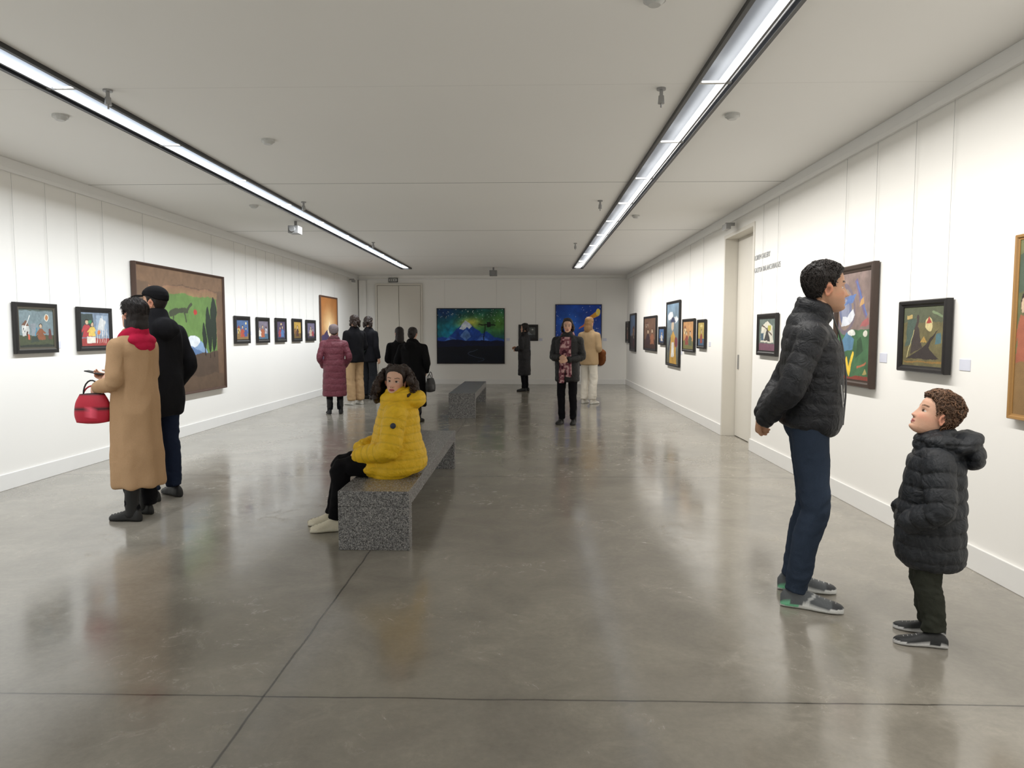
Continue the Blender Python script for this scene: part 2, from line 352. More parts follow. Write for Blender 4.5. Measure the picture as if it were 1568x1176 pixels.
def p_guitar(c):
    c.img[:]=(78,92,84); c.nz(.2,6); c.rect(-1,2,.30,.95,(118,140,146)); c.nz(.1,9); c.rect(-1,2,-1,.32,(76,84,58)); c.house(.08,.3,.2,.26,(205,205,200),(120,80,60)); c.rect(.34,.48,.3,.62,(140,150,158)); c.line((.12,.4),(.3,.82),.010,(235,235,230))
    c.ell(.80,.78,.075,.09,(228,222,200)); c.ell(.80,.78,.05,.06,(200,120,60)); c.fig(.62,.2,.42,(150,84,50)); c.poly([(.3,.12),(.55,.16),(.5,.3),(.34,.27)],(60,70,60)); c.rect(.24,.29,.2,.34,(225,90,60)); c.line((.44,.3),(.5,.5),.012,(40,140,180)); c.rect(-1,2,-1,.07,(52,58,50)); c.poly([(.85,.2),(.95,.22),(.92,.5),(.86,.48)],(110,60,55)); c.nz(.12,16)
def p_blueroom(c):
    c.img[:]=(120,138,160); c.nz(.2,7); c.poly([(0,.25),(.45,.3),(.4,.95),(0,.95)],(60,72,70)); c.fig(.2,.25,.55,(190,60,64)); c.fig(.38,.28,.42,(240,200,90)); c.poly([(.5,.35),(.95,.3),(.95,.9),(.55,.92)],(150,172,196)); c.poly([(.58,.5),(.8,.45),(.9,.72),(.68,.85)],(214,216,214)); c.rect(-1,2,-1,.22,(172,62,58)); c.rect(.2,.5,.08,.26,(236,228,214))
    for k in range(5): c.line((.55+.08*k,.08),(.6+.08*k,.5),.008,(225,210,200))
    c.line((.76,.3),(.74,.9),.012,(240,240,240)); c.ell(.62,.4,.05,.07,(230,120,60)); c.ell(.3,.72,.06,.05,(60,140,90)); c.nz(.12,16)
def p_horse(c):
    c.img[:]=(118,88,64); c.nz(.18,7,4)
    c.vg((150,118,76),(150,108,78),.80,.87); c.rect(.12,.91,.28,.81,(98,136,62)); c.nz(.12,9)
    c.poly([(.12,.3),(.12,.5),(.24,.56),(.38,.54),(.5,.46),(.62,.48),(.70,.42),(.76,.34),(.76,.26)],(126,160,202)); c.ell(.3,.49,.15,.06,(226,236,246)); c.ell(.6,.43,.08,.05,(232,240,248)); c.poly([(.5,.28),(.6,.38),(.74,.3)],(86,120,170))
    c.poly([(-1,.28),(.2,.33),(.5,.30),(.7,.32),(2,.33),(2,-1),(-1,-1)],(84,66,52))
    c.line((.34,.66),(.52,.68),.022,(60,66,44)); c.line((.52,.68),(.58,.75),.014,(60,66,44)); c.line((.37,.65),(.36,.57),.008,(60,66,44)); c.line((.49,.66),(.51,.58),.008,(60,66,44)); c.ell(.63,.68,.018,.024,(196,50,44)); c.ell(.26,.72,.016,.02,(196,50,44))
    for x,y,w,h in ((.80,.53,.034,.21),(.87,.57,.040,.25),(.735,.47,.026,.12)): c.ell(x,y,w,h,(28,42,28)); c.line((x,y-h),(x,y-h-.05),.006,(50,36,28))
    c.rect(-1,.11,-1,2,(112,86,64)); c.rect(.92,2,-1,2,(112,84,62)); c.rect(-1,2,.88,2,(132,98,70)); c.rect(-1,2,-1,.12,(98,76,58)); c.nz(.12,22)
def small(sky,ground,els,hz=.3):
    def f(c):
        c.img[:]=sky; c.nz(.2,6); c.rect(-1,2,-1,hz,ground)
        for e in els: getattr(c,e[0])(*e[1:])
        c.nz(.14,14)
    return f
p_m1=small((66,100,158),(150,112,60),[('house',.05,.3,.25,.28,(210,170,80),(150,60,40)),('fig',.5,.12,.62,(196,70,44)),('fig',.78,.14,.5,(60,80,150)),('ell',.8,.85,.07,.07,(240,220,150))])
p_m2=small((120,110,130),(70,110,140),[('fig',.42,.1,.7,(188,92,52)),('house',.68,.3,.22,.3,(200,200,210),(90,60,60)),('fig',.12,.15,.5,(230,220,205))])
p_m3=small((80,66,98),(60,60,90),[('fig',.35,.1,.62,(170,60,72)),('fig',.66,.1,.66,(72,118,186)),('ell',.5,.86,.09,.06,(236,200,130))])
p_m4=small((206,156,50),(120,90,40),[('fig',.5,.12,.66,(84,50,44)),('house',.05,.3,.2,.22,(160,90,50),(60,50,50))])
p_m5=small((110,100,132),(70,60,80),[('fig',.45,.12,.66,(200,172,142)),('fig',.75,.12,.5,(176,62,70))])
def p_glow(c):
    c.vg((120,60,30),(186,112,50)); c.ell(.5,.55,.5,.32,(255,214,150),1); c.poly([(-1,-1),(2,-1),(2,.2),(.62,.5),(.5,.62),(.4,.5),(-1,.1)],(66,52,86)); c.poly([(.38,.48),(.5,.64),(.64,.47),(.52,.38)],(250,225,190)); c.nz(.1,8)
def p_mount(c):
    c.vg((18,84,120),(14,62,74)); c.ell(.5,.70,.5,.24,(60,150,84),1); c.ell(.22,.55,.25,.35,(20,120,160),1); c.ell(.5,.74,.20,.12,(216,214,90),1); c.ell(.92,.75,.25,.3,(66,110,46),1); c.nz(.45,7,4,3)
    c.ell(.1,.95,.25,.2,(16,50,100),1)
    c.poly([(-.1,.40),(.08,.5),(.16,.46),(.27,.58),(.36,.70),(.43,.78),(.5,.70),(.57,.62),(.66,.54),(.74,.58),(.86,.48),(1.1,.4),(1.1,0),(-.1,0)],(30,70,164)); c.poly([(.33,.62),(.39,.74),(.43,.79),(.48,.72),(.52,.66),(.47,.62),(.44,.66),(.39,.60)],(214,226,246)); c.poly([(.34,.48),(.42,.62),(.5,.5),(.44,.42)],(92,136,214)); c.poly([(.6,.44),(.67,.53),(.8,.4)],(64,104,194)); c.poly([(.08,.4),(.18,.5),(.3,.42)],(56,100,184)); c.nz(.4,16,4,8)
    c.ell(.5,.33,.7,.10,(12,20,50)); c.rect(-1,2,-1,.31,(9,15,28)); c.nz(.25,12,4,5)
    pr=None
    for i in range(24):
        t=i/23; x=.62+.1*math.sin(t*7)-.1*t; y=.02+.22*t
        if pr: c.line(pr,(x,y),.004,(52,66,84))
        pr=(x,y)
    c.line((.70,.40),(.70,.72),.006,(10,10,14)); c.rect(.62,.86,.695,.715,(14,14,18)); c.rect(.73,.79,.66,.76,(14,14,18))
    for _ in range(60): c.ell(rng.rand(),.78+.22*rng.rand(),.004,.006,(200,220,210))
def p_comet(c):
    c.vg((40,56,150),(22,60,160)); c.ell(.3,.7,.4,.3,(34,96,210),1); c.ell(.85,.3,.3,.3,(110,150,210),1); c.nz(.35,6,4,1)
    for i in range(24):
        t=i/23; c.ell(.52+.40*t,.60+.27*t,.012+.03*t,.012+.035*t,(236,170-60*(1-t),50))
    c.ell(.93,.89,.05,.06,(255,225,90)); c.ell(.92,.3,.05,.05,(200,220,250)); c.ell(.15,.12,.2,.12,(190,70,64),1); c.ell(.32,.2,.14,.14,(214,130,60),1); c.rect(-1,2,-1,.06,(30,25,60))
    for _ in range(70): c.ell(rng.rand(),.3+.7*rng.rand(),.005,.007,(190,205,250))
p_small_dark=small((88,92,92),(54,58,62),[('house',.3,.3,.3,.25,(180,180,172),(110,100,96)),('poly',[(.1,.3),(.5,.6),(.8,.3)],(120,128,138)),('ell',.8,.8,.06,.06,(200,200,190))])
p_r1=small((58,48,50),(40,34,36),[('fig',.5,.1,.7,(120,70,60))])
p_r2=small((86,112,150),(60,56,60),[('fig',.35,.1,.4,(60,44,50)),('house',.5,.4,.35,.2,(150,110,80),(100,60,50)),('fig',.7,.06,.36,(90,40,44))],.4)
p_r3=small((110,76,56),(70,46,40),[('fig',.35,.1,.55,(64,42,46)),('fig',.7,.15,.5,(160,92,60)),('house',.1,.7,.3,.12,(150,116,90),(90,60,50))])
p_r4=small((62,104,166),(44,62,100),[('fig',.5,.1,.7,(210,200,190))])
def p_r5(c):
    c.vg((96,90,66),(116,156,194)); c.ell(.3,.80,.22,.07,(235,235,240)); c.ell(.75,.72,.2,.05,(225,230,236)); c.poly([(.2,-.1),(.85,-.1),(.72,.45),(.55,.56),(.35,.45)],(206,150,50)); c.poly([(.38,.12),(.62,.12),(.6,.34),(.42,.36)],(230,225,215)); c.ell(.5,.63,.10,.07,(228,196,160)); c.poly([(.25,.68),(.75,.68),(.6,.76),(.42,.76)],(52,60,96)); c.ell(.78,.36,.12,.08,(120,50,60)); c.line((.3,.4),(.12,.2),.03,(60,56,70)); c.nz(.2,10)
p_r6=small((206,140,76),(120,116,60),[('fig',.35,.15,.5,(150,62,52)),('fig',.68,.12,.55,(84,96,70)),('house',.05,.55,.25,.2,(225,190,130),(150,80,50))])
p_r7=small((186,156,66),(60,88,120),[('fig',.5,.1,.6,(150,60,50)),('ell',.5,.85,.2,.06,(226,200,110))])
def p_r8(c): c.img[:]=(96,112,104); c.nz(.2,7); c.poly([(.1,.25),(.9,.25),(.85,.75),(.5,.93),(.15,.75)],(222,218,196)); c.poly([(.3,.3),(.72,.3),(.52,.72)],(64,62,60)); c.rect(-1,2,-1,.22,(120,72,92)); c.rect(.55,.75,.62,.78,(200,190,70)); c.rect(.12,.3,.3,.55,(66,96,116)); c.line((.2,.8),(.8,.5),.02,(90,60,50)); c.nz(.12,14)
def p_bigR(c):
    c.img[:]=np.where((c.v>.46)[...,None],np.array((124,104,98.)),np.array((60,100,64.))); c.nz(.25,8,4)
    for r,cc in ((.32,(104,92,104)),(.26,(136,116,102)),(.20,(96,104,140)),(.13,(128,134,160))): c.ell(.22,.66,r,r*.75,cc)
    c.poly([(.1,.5),(.38,.52),(.52,.60),(.46,.66),(.3,.60),(.15,.60)],(206,210,220)); c.poly([(.2,.70),(.45,.72),(.58,.80),(.35,.79)],(80,108,166))
    c.poly([(.5,.93),(.58,.95),(.9,.60),(.84,.56)],(104,92,128)); c.line((.56,.92),(.88,.60),.008,(70,110,180)); c.poly([(.68,.68),(.80,.71),(.77,.77),(.70,.75)],(180,136,80)); c.poly([(.7,.48),(.96,.50),(.93,.57),(.8,.55)],(160,84,84))
    c.poly([(.08,.32),(.30,.44),(.54,.37),(.48,.29),(.22,.26)],(78,122,156)); c.ell(.45,.43,.12,.028,(222,222,214)); c.ell(.86,.42,.06,.03,(206,202,188)); c.poly([(.6,.2),(.82,.26),(.74,.4),(.62,.36)],(44,74,48)); c.rect(-1,2,-1,.035,(136,56,44)); c.line((.66,.12),(.92,.17),.010,(170,96,66)); c.poly([(.82,.05),(.95,.06),(.9,.12)],(160,144,80))
    for a,b in (((.16,.23),(.23,.07)),((.23,.07),(.31,.18)),((.31,.18),(.39,.07)),((.39,.07),(.50,.24))): c.line(a,b,.030,(240,196,50))
    c.nz(.14,20)
def p_birdR(c):
    c.img[:]=(104,96,60); c.nz(.25,7,4); c.rect(-1,2,.74,2,(84,90,66)); c.poly([(.05,.3),(.28,.4),(.32,.8),(.12,.78)],(70,88,76)); c.poly([(.08,.12),(.5,.3),(.88,.62),(.64,.30),(.9,.12)],(50,42,40)); c.poly([(.18,.2),(.3,.68),(.38,.66),(.5,.3)],(62,52,48)); c.line((.32,.62),(.36,.82),.03,(66,54,50))
    c.ell(.64,.70,.10,.12,(214,196,134)); c.poly([(.56,.72),(.72,.72),(.64,.84)],(176,60,50)); c.poly([(.45,.38),(.62,.42),(.54,.5)],(180,140,64)); c.line((.1,.14),(.28,.6),.008,(196,182,120)); c.poly([(.8,.36),(.94,.4),(.92,.56),(.83,.54)],(74,112,120)); c.line((.05,.06),(.95,.08),.014,(146,108,50)); c.rect(.08,.22,.80,.87,(186,158,92)); c.line((.74,.9),(.95,.84),.02,(120,140,100)); c.nz(.12,18)
def p_edge(c): c.img[:]=(104,108,64); c.nz(.3,8); c.rect(-1,.5,-1,.3,(150,110,60)); c.fig(.12,.3,.4,(180,90,60)); c.ell(.5,.4,.3,.2,(80,120,150)); c.poly([(.0,.7),(.4,.75),(.3,.95),(0,.9)],(70,90,70)); c.nz(.1,20)

hang('L','abstract_interior_painting',17,83,464,541,p_guitar,fw=.06,n=130,inner=(70,66,56))
hang('L','abstract_blue_painting',115,167,471,537,p_blueroom,fw=.055,n=120,inner=(20,20,20),sat=.9)
hang('L','large_landscape_painting',202,339,412,606,p_horse,fw=.035,fc=(70,50,40),dep=.06,n=220,sat=.9)
for a,b,c,d,p in ((357,380,484,526,p_m1),(391,410,486,525,p_m2),(420,436,487,524,p_m3),(446,460,488,523,p_m4),(467,481,490,522,p_m5)):
    hang('L','small_figure_painting',a,b,c,d,p,fw=.07,n=60)
hang('L','glowing_mountain_painting',489,515,454,556,p_glow,fw=.04,fc=(90,60,45),n=90,sat=.95,val=1)
hang('B','blue_mountain_painting',669,773,472,557,p_mount,fw=.02,fc=(25,22,20),n=230,sat=1,val=1)
hang('B','small_night_painting',794,824,497,522,p_small_dark,fw=.08,n=50)
hang('B','comet_painting',850,921,466,560,p_comet,fw=.02,fc=(40,40,60),n=150,sat=.95,val=1)
for a,b,c,d,p,nm in ((960,965,492,525,p_r1,'dark_still_life_painting'),(966.5,975,480,538,p_r2,'tall_city_painting'),(988,1007,484,537,p_r3,'brown_figure_painting'),(1011,1020,500,528,p_r4,'small_blue_painting'),(1023,1043,461,561,p_r5,'tall_figure_painting'),(1048,1066,488,539,p_r6,'ochre_figure_painting'),(1071,1083,489,534,p_r7,'small_yellow_painting')):
    hang('R',nm,a,b,c,d,p,fw=.05,n=70,wires=1)
hang('R','geometric_tent_painting',1164,1194,480,545,p_r8,fw=.06,n=80)
hang('R','large_abstract_painting',1286,1346,406,592,p_bigR,fw=.06,fc=(52,38,30),dep=.05,n=190,sat=.9,val=.98)
hang('R','bird_abstract_painting',1387,1461,459,571,p_birdR,fw=.045,n=150,dep=.05,sat=.9)
hang('R','wide_abstract_painting',1560,1655,352,650,p_edge,fw=.03,fc=(150,110,60),n=120)
for w,px,py in (('L',87,528),('L',171,526),('L',383,510),('L',412,510),('L',438,510),('L',462,510),('R',1087,527),('R',1199,533),('R',1353,548),('R',1478,559),('R',1044,540)):
    X=XL if w=='L' else XR; y,z=onX(px,py,X); s=1 if w=='L' else -1
    x0,x1=sorted((X,X+s*.004)); boxes('wall_label',[(x0,x1,y-.055,y+.055,z-.035,z+.035)],M_LABEL)
for px in (828,926,778):
    x,z=onY(px,520,YB); boxes('wall_label',[(x-.05,x+.05,YB-.004,YB,z-.04,z+.04)],M_LABEL)
M_LET=plain('lettering_grey',(150,152,154),.5)
def letters(txt,ya,z,size,sx):
    cu=bpy.data.curves.new('t','FONT'); cu.body=txt; cu.size=size; cu.extrude=.002; cu.align_x='LEFT'
    ob=bpy.data.objects.new('tmp',cu); scene.collection.objects.link(ob)
    dg=bpy.context.evaluated_depsgraph_get(); me=bpy.data.meshes.new_from_object(ob.evaluated_get(dg)); bpy.data.objects.remove(ob)
    me.materials.clear(); me.materials.append(M_LET)
    o=bpy.data.objects.new('wall_lettering',me); scene.collection.objects.link(o)
    o.rotation_euler=(pi/2,0,-pi/2); o.location=(XR-.003,ya,z); o.scale=(sx,1,1)
ya,za=onX(1156,402,XR)
letters("GASTON BALANCHIVADZE",ya,za-.13,.085,.85); letters("LOREM GALLERY",ya,za+.02,.085,.85)

# ================================================================== PEOPLE
def cr(P,sub):
    P=np.asarray(P,float)
    if sub<=1: return P
    if len(P)<3: return np.array([P[0]+(P[-1]-P[0])*t for t in np.linspace(0,1,sub+1)])
    E=np.vstack([2*P[0]-P[1],P,2*P[-1]-P[-2]]); out=[]
    for i in range(1,len(E)-2):
        p0,p1,p2,p3=E[i-1:i+3]
        for k in range(sub):
            t=k/sub; out.append(.5*((2*p1)+(-p0+p2)*t+(2*p0-5*p1+4*p2-p3)*t*t+(-p0+3*p1-3*p2+p3)*t**3))
    out.append(P[-1]); return np.array(out)
def loft(pts,ra,rb=None,up=(0,1,0),segs=20,ex=2.0,cap0=.8,cap1=.8,sub=4):
    pts=np.asarray(pts,float); ra=np.asarray(ra,float); rb=ra if rb is None else np.asarray(rb,float)
    D=cr(np.hstack([pts,ra[:,None],rb[:,None]]),sub); P=D[:,:3];A=np.maximum(D[:,3],.0015);B=np.maximum(D[:,4],.0015)
    T=np.gradient(P,axis=0); T/=np.linalg.norm(T,axis=1)[:,None]+1e-9
    up=np.array(up,float); rings=[]
    th=np.linspace(0,2*pi,segs,endpoint=False); cx=np.sign(np.cos(th))*abs(np.cos(th))**(2/ex); sy=np.sign(np.sin(th))*abs(np.sin(th))**(2/ex)
    def ring(p,t,a,b):
        s=np.cross(t,up); n=np.linalg.norm(s)
        if n<.15: s=np.cross(t,np.array([1,.1,.2])); n=np.linalg.norm(s)
        s=s/n; u=np.cross(s,t); rings.append(p+np.outer(cx*a,s)+np.outer(sy*b,u))
    def cap(i,sg,cp,ks):
        r=min(A[i],B[i])
        for k in ks:
            an=k/3*pi/2*.93
            if cp>.3: a,b=A[i]-r*(1-math.cos(an)),B[i]-r*(1-math.cos(an))
            else: a,b=A[i]*(1-.3*k),B[i]*(1-.3*k)
            ring(P[i]+sg*T[i]*r*cp*math.sin(an),T[i],a,b)
    cap(0,-1,cap0,(3,2,1))
    for i in range(len(P)): ring(P[i],T[i],A[i],B[i])
    cap(-1,1,cap1,(1,2,3))
    V=np.vstack(rings); n=segs; m=len(rings)
    Fc=[(i*n+k,i*n+(k+1)%n,(i+1)*n+(k+1)%n,(i+1)*n+k) for i in range(m-1) for k in range(n)]
    V=np.vstack([V,rings[0].mean(0),rings[-1].mean(0)]); c0=m*n;c1=c0+1
    Fc+=[(c0,(k+1)%n,k) for k in range(n)]+[(c1,(m-1)*n+k,(m-1)*n+(k+1)%n) for k in range(n)]
    return V,Fc
def ell(c,r,rot=(0,0,0),n=20,m=12):
    V=[(0,0,1)]
    for j in range(1,m):
        a=pi*j/m
        for k in range(n): b=2*pi*k/n; V.append((math.sin(a)*math.cos(b),math.sin(a)*math.sin(b),math.cos(a)))
    V.append((0,0,-1)); V=np.array(V)*np.array(r)
    V=V@np.array(Euler(rot).to_matrix()).T+np.array(c)
    Fc=[(0,1+k,1+(k+1)%n) for k in range(n)]
    for j in range(m-2):
        for k in range(n): Fc.append((1+j*n+k,1+(j+1)*n+k,1+(j+1)*n+(k+1)%n,1+j*n+(k+1)%n))
    e=len(V)-1; Fc+=[(e,1+(m-2)*n+(k+1)%n,1+(m-2)*n+k) for k in range(n)]
    return V,Fc
def extract(me):
    n=len(me.vertices); V=np.empty(n*3); me.vertices.foreach_get('co',V); V=V.reshape(-1,3)
    Nn=np.empty(n*3,dtype=np.float32); me.vertices.foreach_get('normal',Nn); Nn=Nn.reshape(-1,3).astype(float)
    Lp=np.empty(len(me.loops),dtype=np.int32); me.loops.foreach_get('vertex_index',Lp)
    st=np.empty(len(me.polygons),dtype=np.int32); me.polygons.foreach_get('loop_start',st)
    tt=np.empty(len(me.polygons),dtype=np.int32); me.polygons.foreach_get('loop_total',tt)
    Lp=Lp.tolist(); Fc=[tuple(Lp[a:a+b]) for a,b in zip(st.tolist(),tt.tolist())]
    return V,Fc,Nn
def remesh(parts,vox,smooth=4,sf=.5):
    V,Fc=merge(parts); me=bpy.data.meshes.new('t'); me.from_pydata(V.tolist(),[],Fc); me.update()
    ob=bpy.data.objects.new('t',me); scene.collection.objects.link(ob)
    md=ob.modifiers.new('r','REMESH'); md.mode='VOXEL'; md.voxel_size=vox; md.use_smooth_shade=True
    if smooth: sm=ob.modifiers.new('s','SMOOTH'); sm.factor=sf; sm.iterations=smooth
    dg=bpy.context.evaluated_depsgraph_get(); m2=bpy.data.meshes.new_from_object(ob.evaluated_get(dg))
    r=extract(m2); bpy.data.objects.remove(ob); bpy.data.meshes.remove(me); bpy.data.meshes.remove(m2)
    return r
def piece(V,Fc,col,mat):
    c=np.asarray(col,float)
    if c.ndim==1: c=np.tile(lin(c),(len(V),1))
    return [np.asarray(V,float),Fc,c,mat]
def folds(V,Nn,amp,sc=(7,7,4),seed=0,ridge=True):
    n=fbm(V*np.array(sc)+seed*3.7,3)
    n=1-abs(2*n-1)*2.2 if ridge else (n-.5)*2
    return V+Nn*(amp*n)[:,None]
def segd(V,a,b):
    a=np.array(a,float);b=np.array(b,float);d=b-a;t=np.clip(((V-a)@d)/(d@d),0,1); return np.linalg.norm(V-a-t[:,None]*d,axis=1),t*np.linalg.norm(d)
def puff(V,Nn,torso,arms,sp=.075,amp=.013):
    zs=[r[0] for r in torso]; A=np.interp(V[:,2],zs,[r[1] for r in torso]); B=np.interp(V[:,2],zs,[r[2] for r in torso]); Y=np.interp(V[:,2],zs,[r[3] if len(r)>3 else 0 for r in torso])
    dt=(np.sqrt((V[:,0]/A)**2+((V[:,1]-Y)/B)**2)-1)*np.minimum(A,B)
    best=dt; t=V[:,2]/sp
    for arm in arms:
        off=0
        for i in range(len(arm)-1):
            d,s=segd(V,arm[i],arm[i+1]); d=d-.062
            m=d<best-.004; t=np.where(m,(s+off)/sp+.3,t); best=np.where(m,d,best); off+=np.linalg.norm(np.array(arm[i+1])-np.array(arm[i]))
    t=t+.35*(fbm(V*5.0,2)-.5)
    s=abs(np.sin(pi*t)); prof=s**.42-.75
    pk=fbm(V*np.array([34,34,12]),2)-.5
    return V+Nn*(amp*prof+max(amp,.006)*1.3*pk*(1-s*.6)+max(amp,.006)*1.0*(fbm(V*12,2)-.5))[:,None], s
def torso_loft(rings,ex=2.3,segs=36,cap0=.08,cap1=.6):
    return loft([(r[4] if len(r)>4 else 0,r[3] if len(r)>3 else 0,r[0]) for r in rings],[r[1] for r in rings],[r[2] for r in rings],segs=segs,ex=ex,cap0=cap0,cap1=cap1,sub=3)
def arm_loft(a,r):
    a=[np.array(q,float) for q in a]
    P=[a[0],a[0]*.5+a[1]*.5,a[1],a[1]*.5+a[2]*.5,a[2]]
    return loft(P,[r[0],(r[0]+r[1])/2,r[1],(r[1]+r[2])/2,r[2]],cap1=.15,cap0=1,sub=3,segs=16)
def top(rings,armL,armR,ar=(.068,.055,.043),col=(20,20,24),mat=NYLON,vox=.011,puf=None,fold=.006,extra=(),ex=2.3,smooth=5,vf=0,seamdark=.75):
    parts=[torso_loft(rings,ex=ex)]
    for a in (armL,armR):
        parts.append(arm_loft(a,ar))
        s=np.array(a[0],float); parts.append(loft([s*np.array([.35,1,1])+np.array([0,0,.015]),s],[ar[0]*1.0,ar[0]*1.0],segs=14,sub=2))
    parts+=list(extra)
    V,Fc,Nn=remesh(parts,vox,smooth)
    V=folds(V,Nn,fold,(6,6,3.2),1); V=folds(V,Nn,fold*.5,(16,16,9),2,False)
    c=np.tile(lin(col),(len(V),1))
    if vf:
        an=np.arctan2(V[:,1],V[:,0]); h=np.clip((1.15-V[:,2])/.8,0,1); V=V+Nn*(vf*h*np.sin(an*7+V[:,2]*2+2*fbm(V*2.5,2)))[:,None]
    if puf:
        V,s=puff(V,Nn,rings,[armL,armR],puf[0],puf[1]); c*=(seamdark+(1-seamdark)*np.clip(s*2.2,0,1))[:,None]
    return piece(V,Fc,c,mat)
DL=[(-.09,0,.93),(-.1,.02,.5),(-.1,-.02,.1)]; DR=[(.09,0,.93),(.1,.02,.5),(.1,-.02,.1)]
def trousers(L=DL,R_=DR,r=(.095,.066,.055),col=(28,32,44),mat=CLOTH,vox=.011,fold=.007,fade=0):
    parts=[]
    for l in (L,R_):
        h,k,a=[np.array(q,float) for q in l]
        b=np.array([0,-.012,0])
        parts.append(loft([h,h*.5+k*.5,k,k*.66+a*.34+b,a+(k-a)*.14,a-(k-a)*.02],[r[0],r[0]*.87,r[1],r[1]*.98,r[2],r[2]*1.04],sub=3,segs=18,cap1=.12))
    h=(np.array(L[0])+np.array(R_[0]))/2; parts.append(ell(h+np.array([0,-.01,.02]),(.155,.112,.12)))
    V,Fc,Nn=remesh(parts,vox,3)
    z=V[:,2]; kz,az=L[1][2],L[2][2]
    w=.45+1.0*np.exp(-((z-kz)/.09)**2)+1.3*np.exp(-((z-az-.06)/.08)**2)   # creases bunch at knee and ankle
    sh=V[:,[0,1,2]]*np.array([9,9,9.])+np.stack([z*6,-z*4,z*0],1)
    n=fbm(sh,3); V=V+Nn*(fold*w*(1-abs(2*n-1)*2.4))[:,None]
    n2=fbm(V*np.array([14,14,38.])+np.stack([V[:,0]*0,V[:,1]*0,V[:,0]*30],1),3); V=V+Nn*(fold*.7*w*(n2-.5))[:,None]
    c=np.tile(lin(col),(len(V),1)); c*=(.78+.44*fbm(V*np.array([10,10,6.]),3))[:,None]
    if fade: c*=(1+fade*np.exp(-((z-.62)/.14)**2)*np.clip(Nn[:,1],0,1))[:,None]
    return piece(V,Fc,c,mat)
def shoe(x,y,ang,L=.28,col=(20,20,22),sole=(25,25,25),boot=0,stripe=None,z=0,w=1.0,lace=(60,60,60)):
    t=np.array([0,.06,.18,.32,.48,.62,.76,.88,.96,1.0]); W=np.array([.018,.031,.036,.035,.038,.045,.047,.041,.028,.012])*w; H=np.array([.06,.088,.105,.108,.088,.07,.058,.05,.042,.03])
    n=36; th=np.linspace(0,2*pi,n,endpoint=False); rings=[]
    for q in np.linspace(0,1,36):
        ww=np.interp(q,t,W);hh=np.interp(q,t,H); c=np.cos(th);s=np.sin(th)
        xx=ww*np.sign(c)*abs(c)**.75; zz=hh/2+hh/2*np.sign(s)*abs(s)**np.where(s<0,.45,.95)
        xx=xx*np.where(zz>.03,1-.45*np.clip((zz-.03)/.09,0,1)**1.2,1.08)
        rings.append(np.stack([xx,np.full(n,(q-.3)*L),zz],1))
    V=np.vstack(rings); m=len(rings); Fc=[(i*n+k,i*n+(k+1)%n,(i+1)*n+(k+1)%n,(i+1)*n+k) for i in range(m-1) for k in range(n)]
    V=np.vstack([V,rings[0].mean(0),rings[-1].mean(0)]); c0=m*n
    Fc+=[(c0,(k+1)%n,k) for k in range(n)]+[(c0+1,(m-1)*n+k,(m-1)*n+(k+1)%n) for k in range(n)]
    C=np.tile(lin(col),(len(V),1)); C[V[:,2]<.028]=lin(sole)
    if stripe is not None:
        C[(V[:,2]>.012)&(V[:,2]<.028)&(V[:,1]<.0*L)]=lin(stripe); C[(abs((V[:,1]/L-.15)-(V[:,2]-.05)*3)<.03)&(V[:,2]>.035)&(V[:,2]<.08)]=lin((175,178,178)); C[(V[:,1]>.5*L)&(V[:,2]>.028)]=lin((50,52,56))
    out=[(V,Fc,C)]
    for k in range(4):
        yy=.09+.026*k; zc=np.interp(yy/L+.3,t,H)
        v,f=loft([(-.020,yy,zc-.010),(0,yy+.004,zc+.001),(.020,yy,zc-.010)],[.003]*3,segs=6,sub=2); out.append((v,f,np.tile(lin(lace),(len(v),1))))
    if boot:
        v,f=loft([(0,0,.05),(0,-.005,.12),(0,-.01,boot)],[.045,.045,.055],[.052,.05,.058],segs=18,sub=3,cap1=.1); out.append((v,f,np.tile(lin(col),(len(v),1))))
    V=np.vstack([o[0] for o in out]); _,Fc=merge([(o[0],o[1]) for o in out]); C=np.vstack([o[2] for o in out])
    Rz=np.array(Euler((0,0,math.radians(ang))).to_matrix()); V=V@Rz.T+np.array([x,y,z])
    return [V,Fc,C,SHOE]
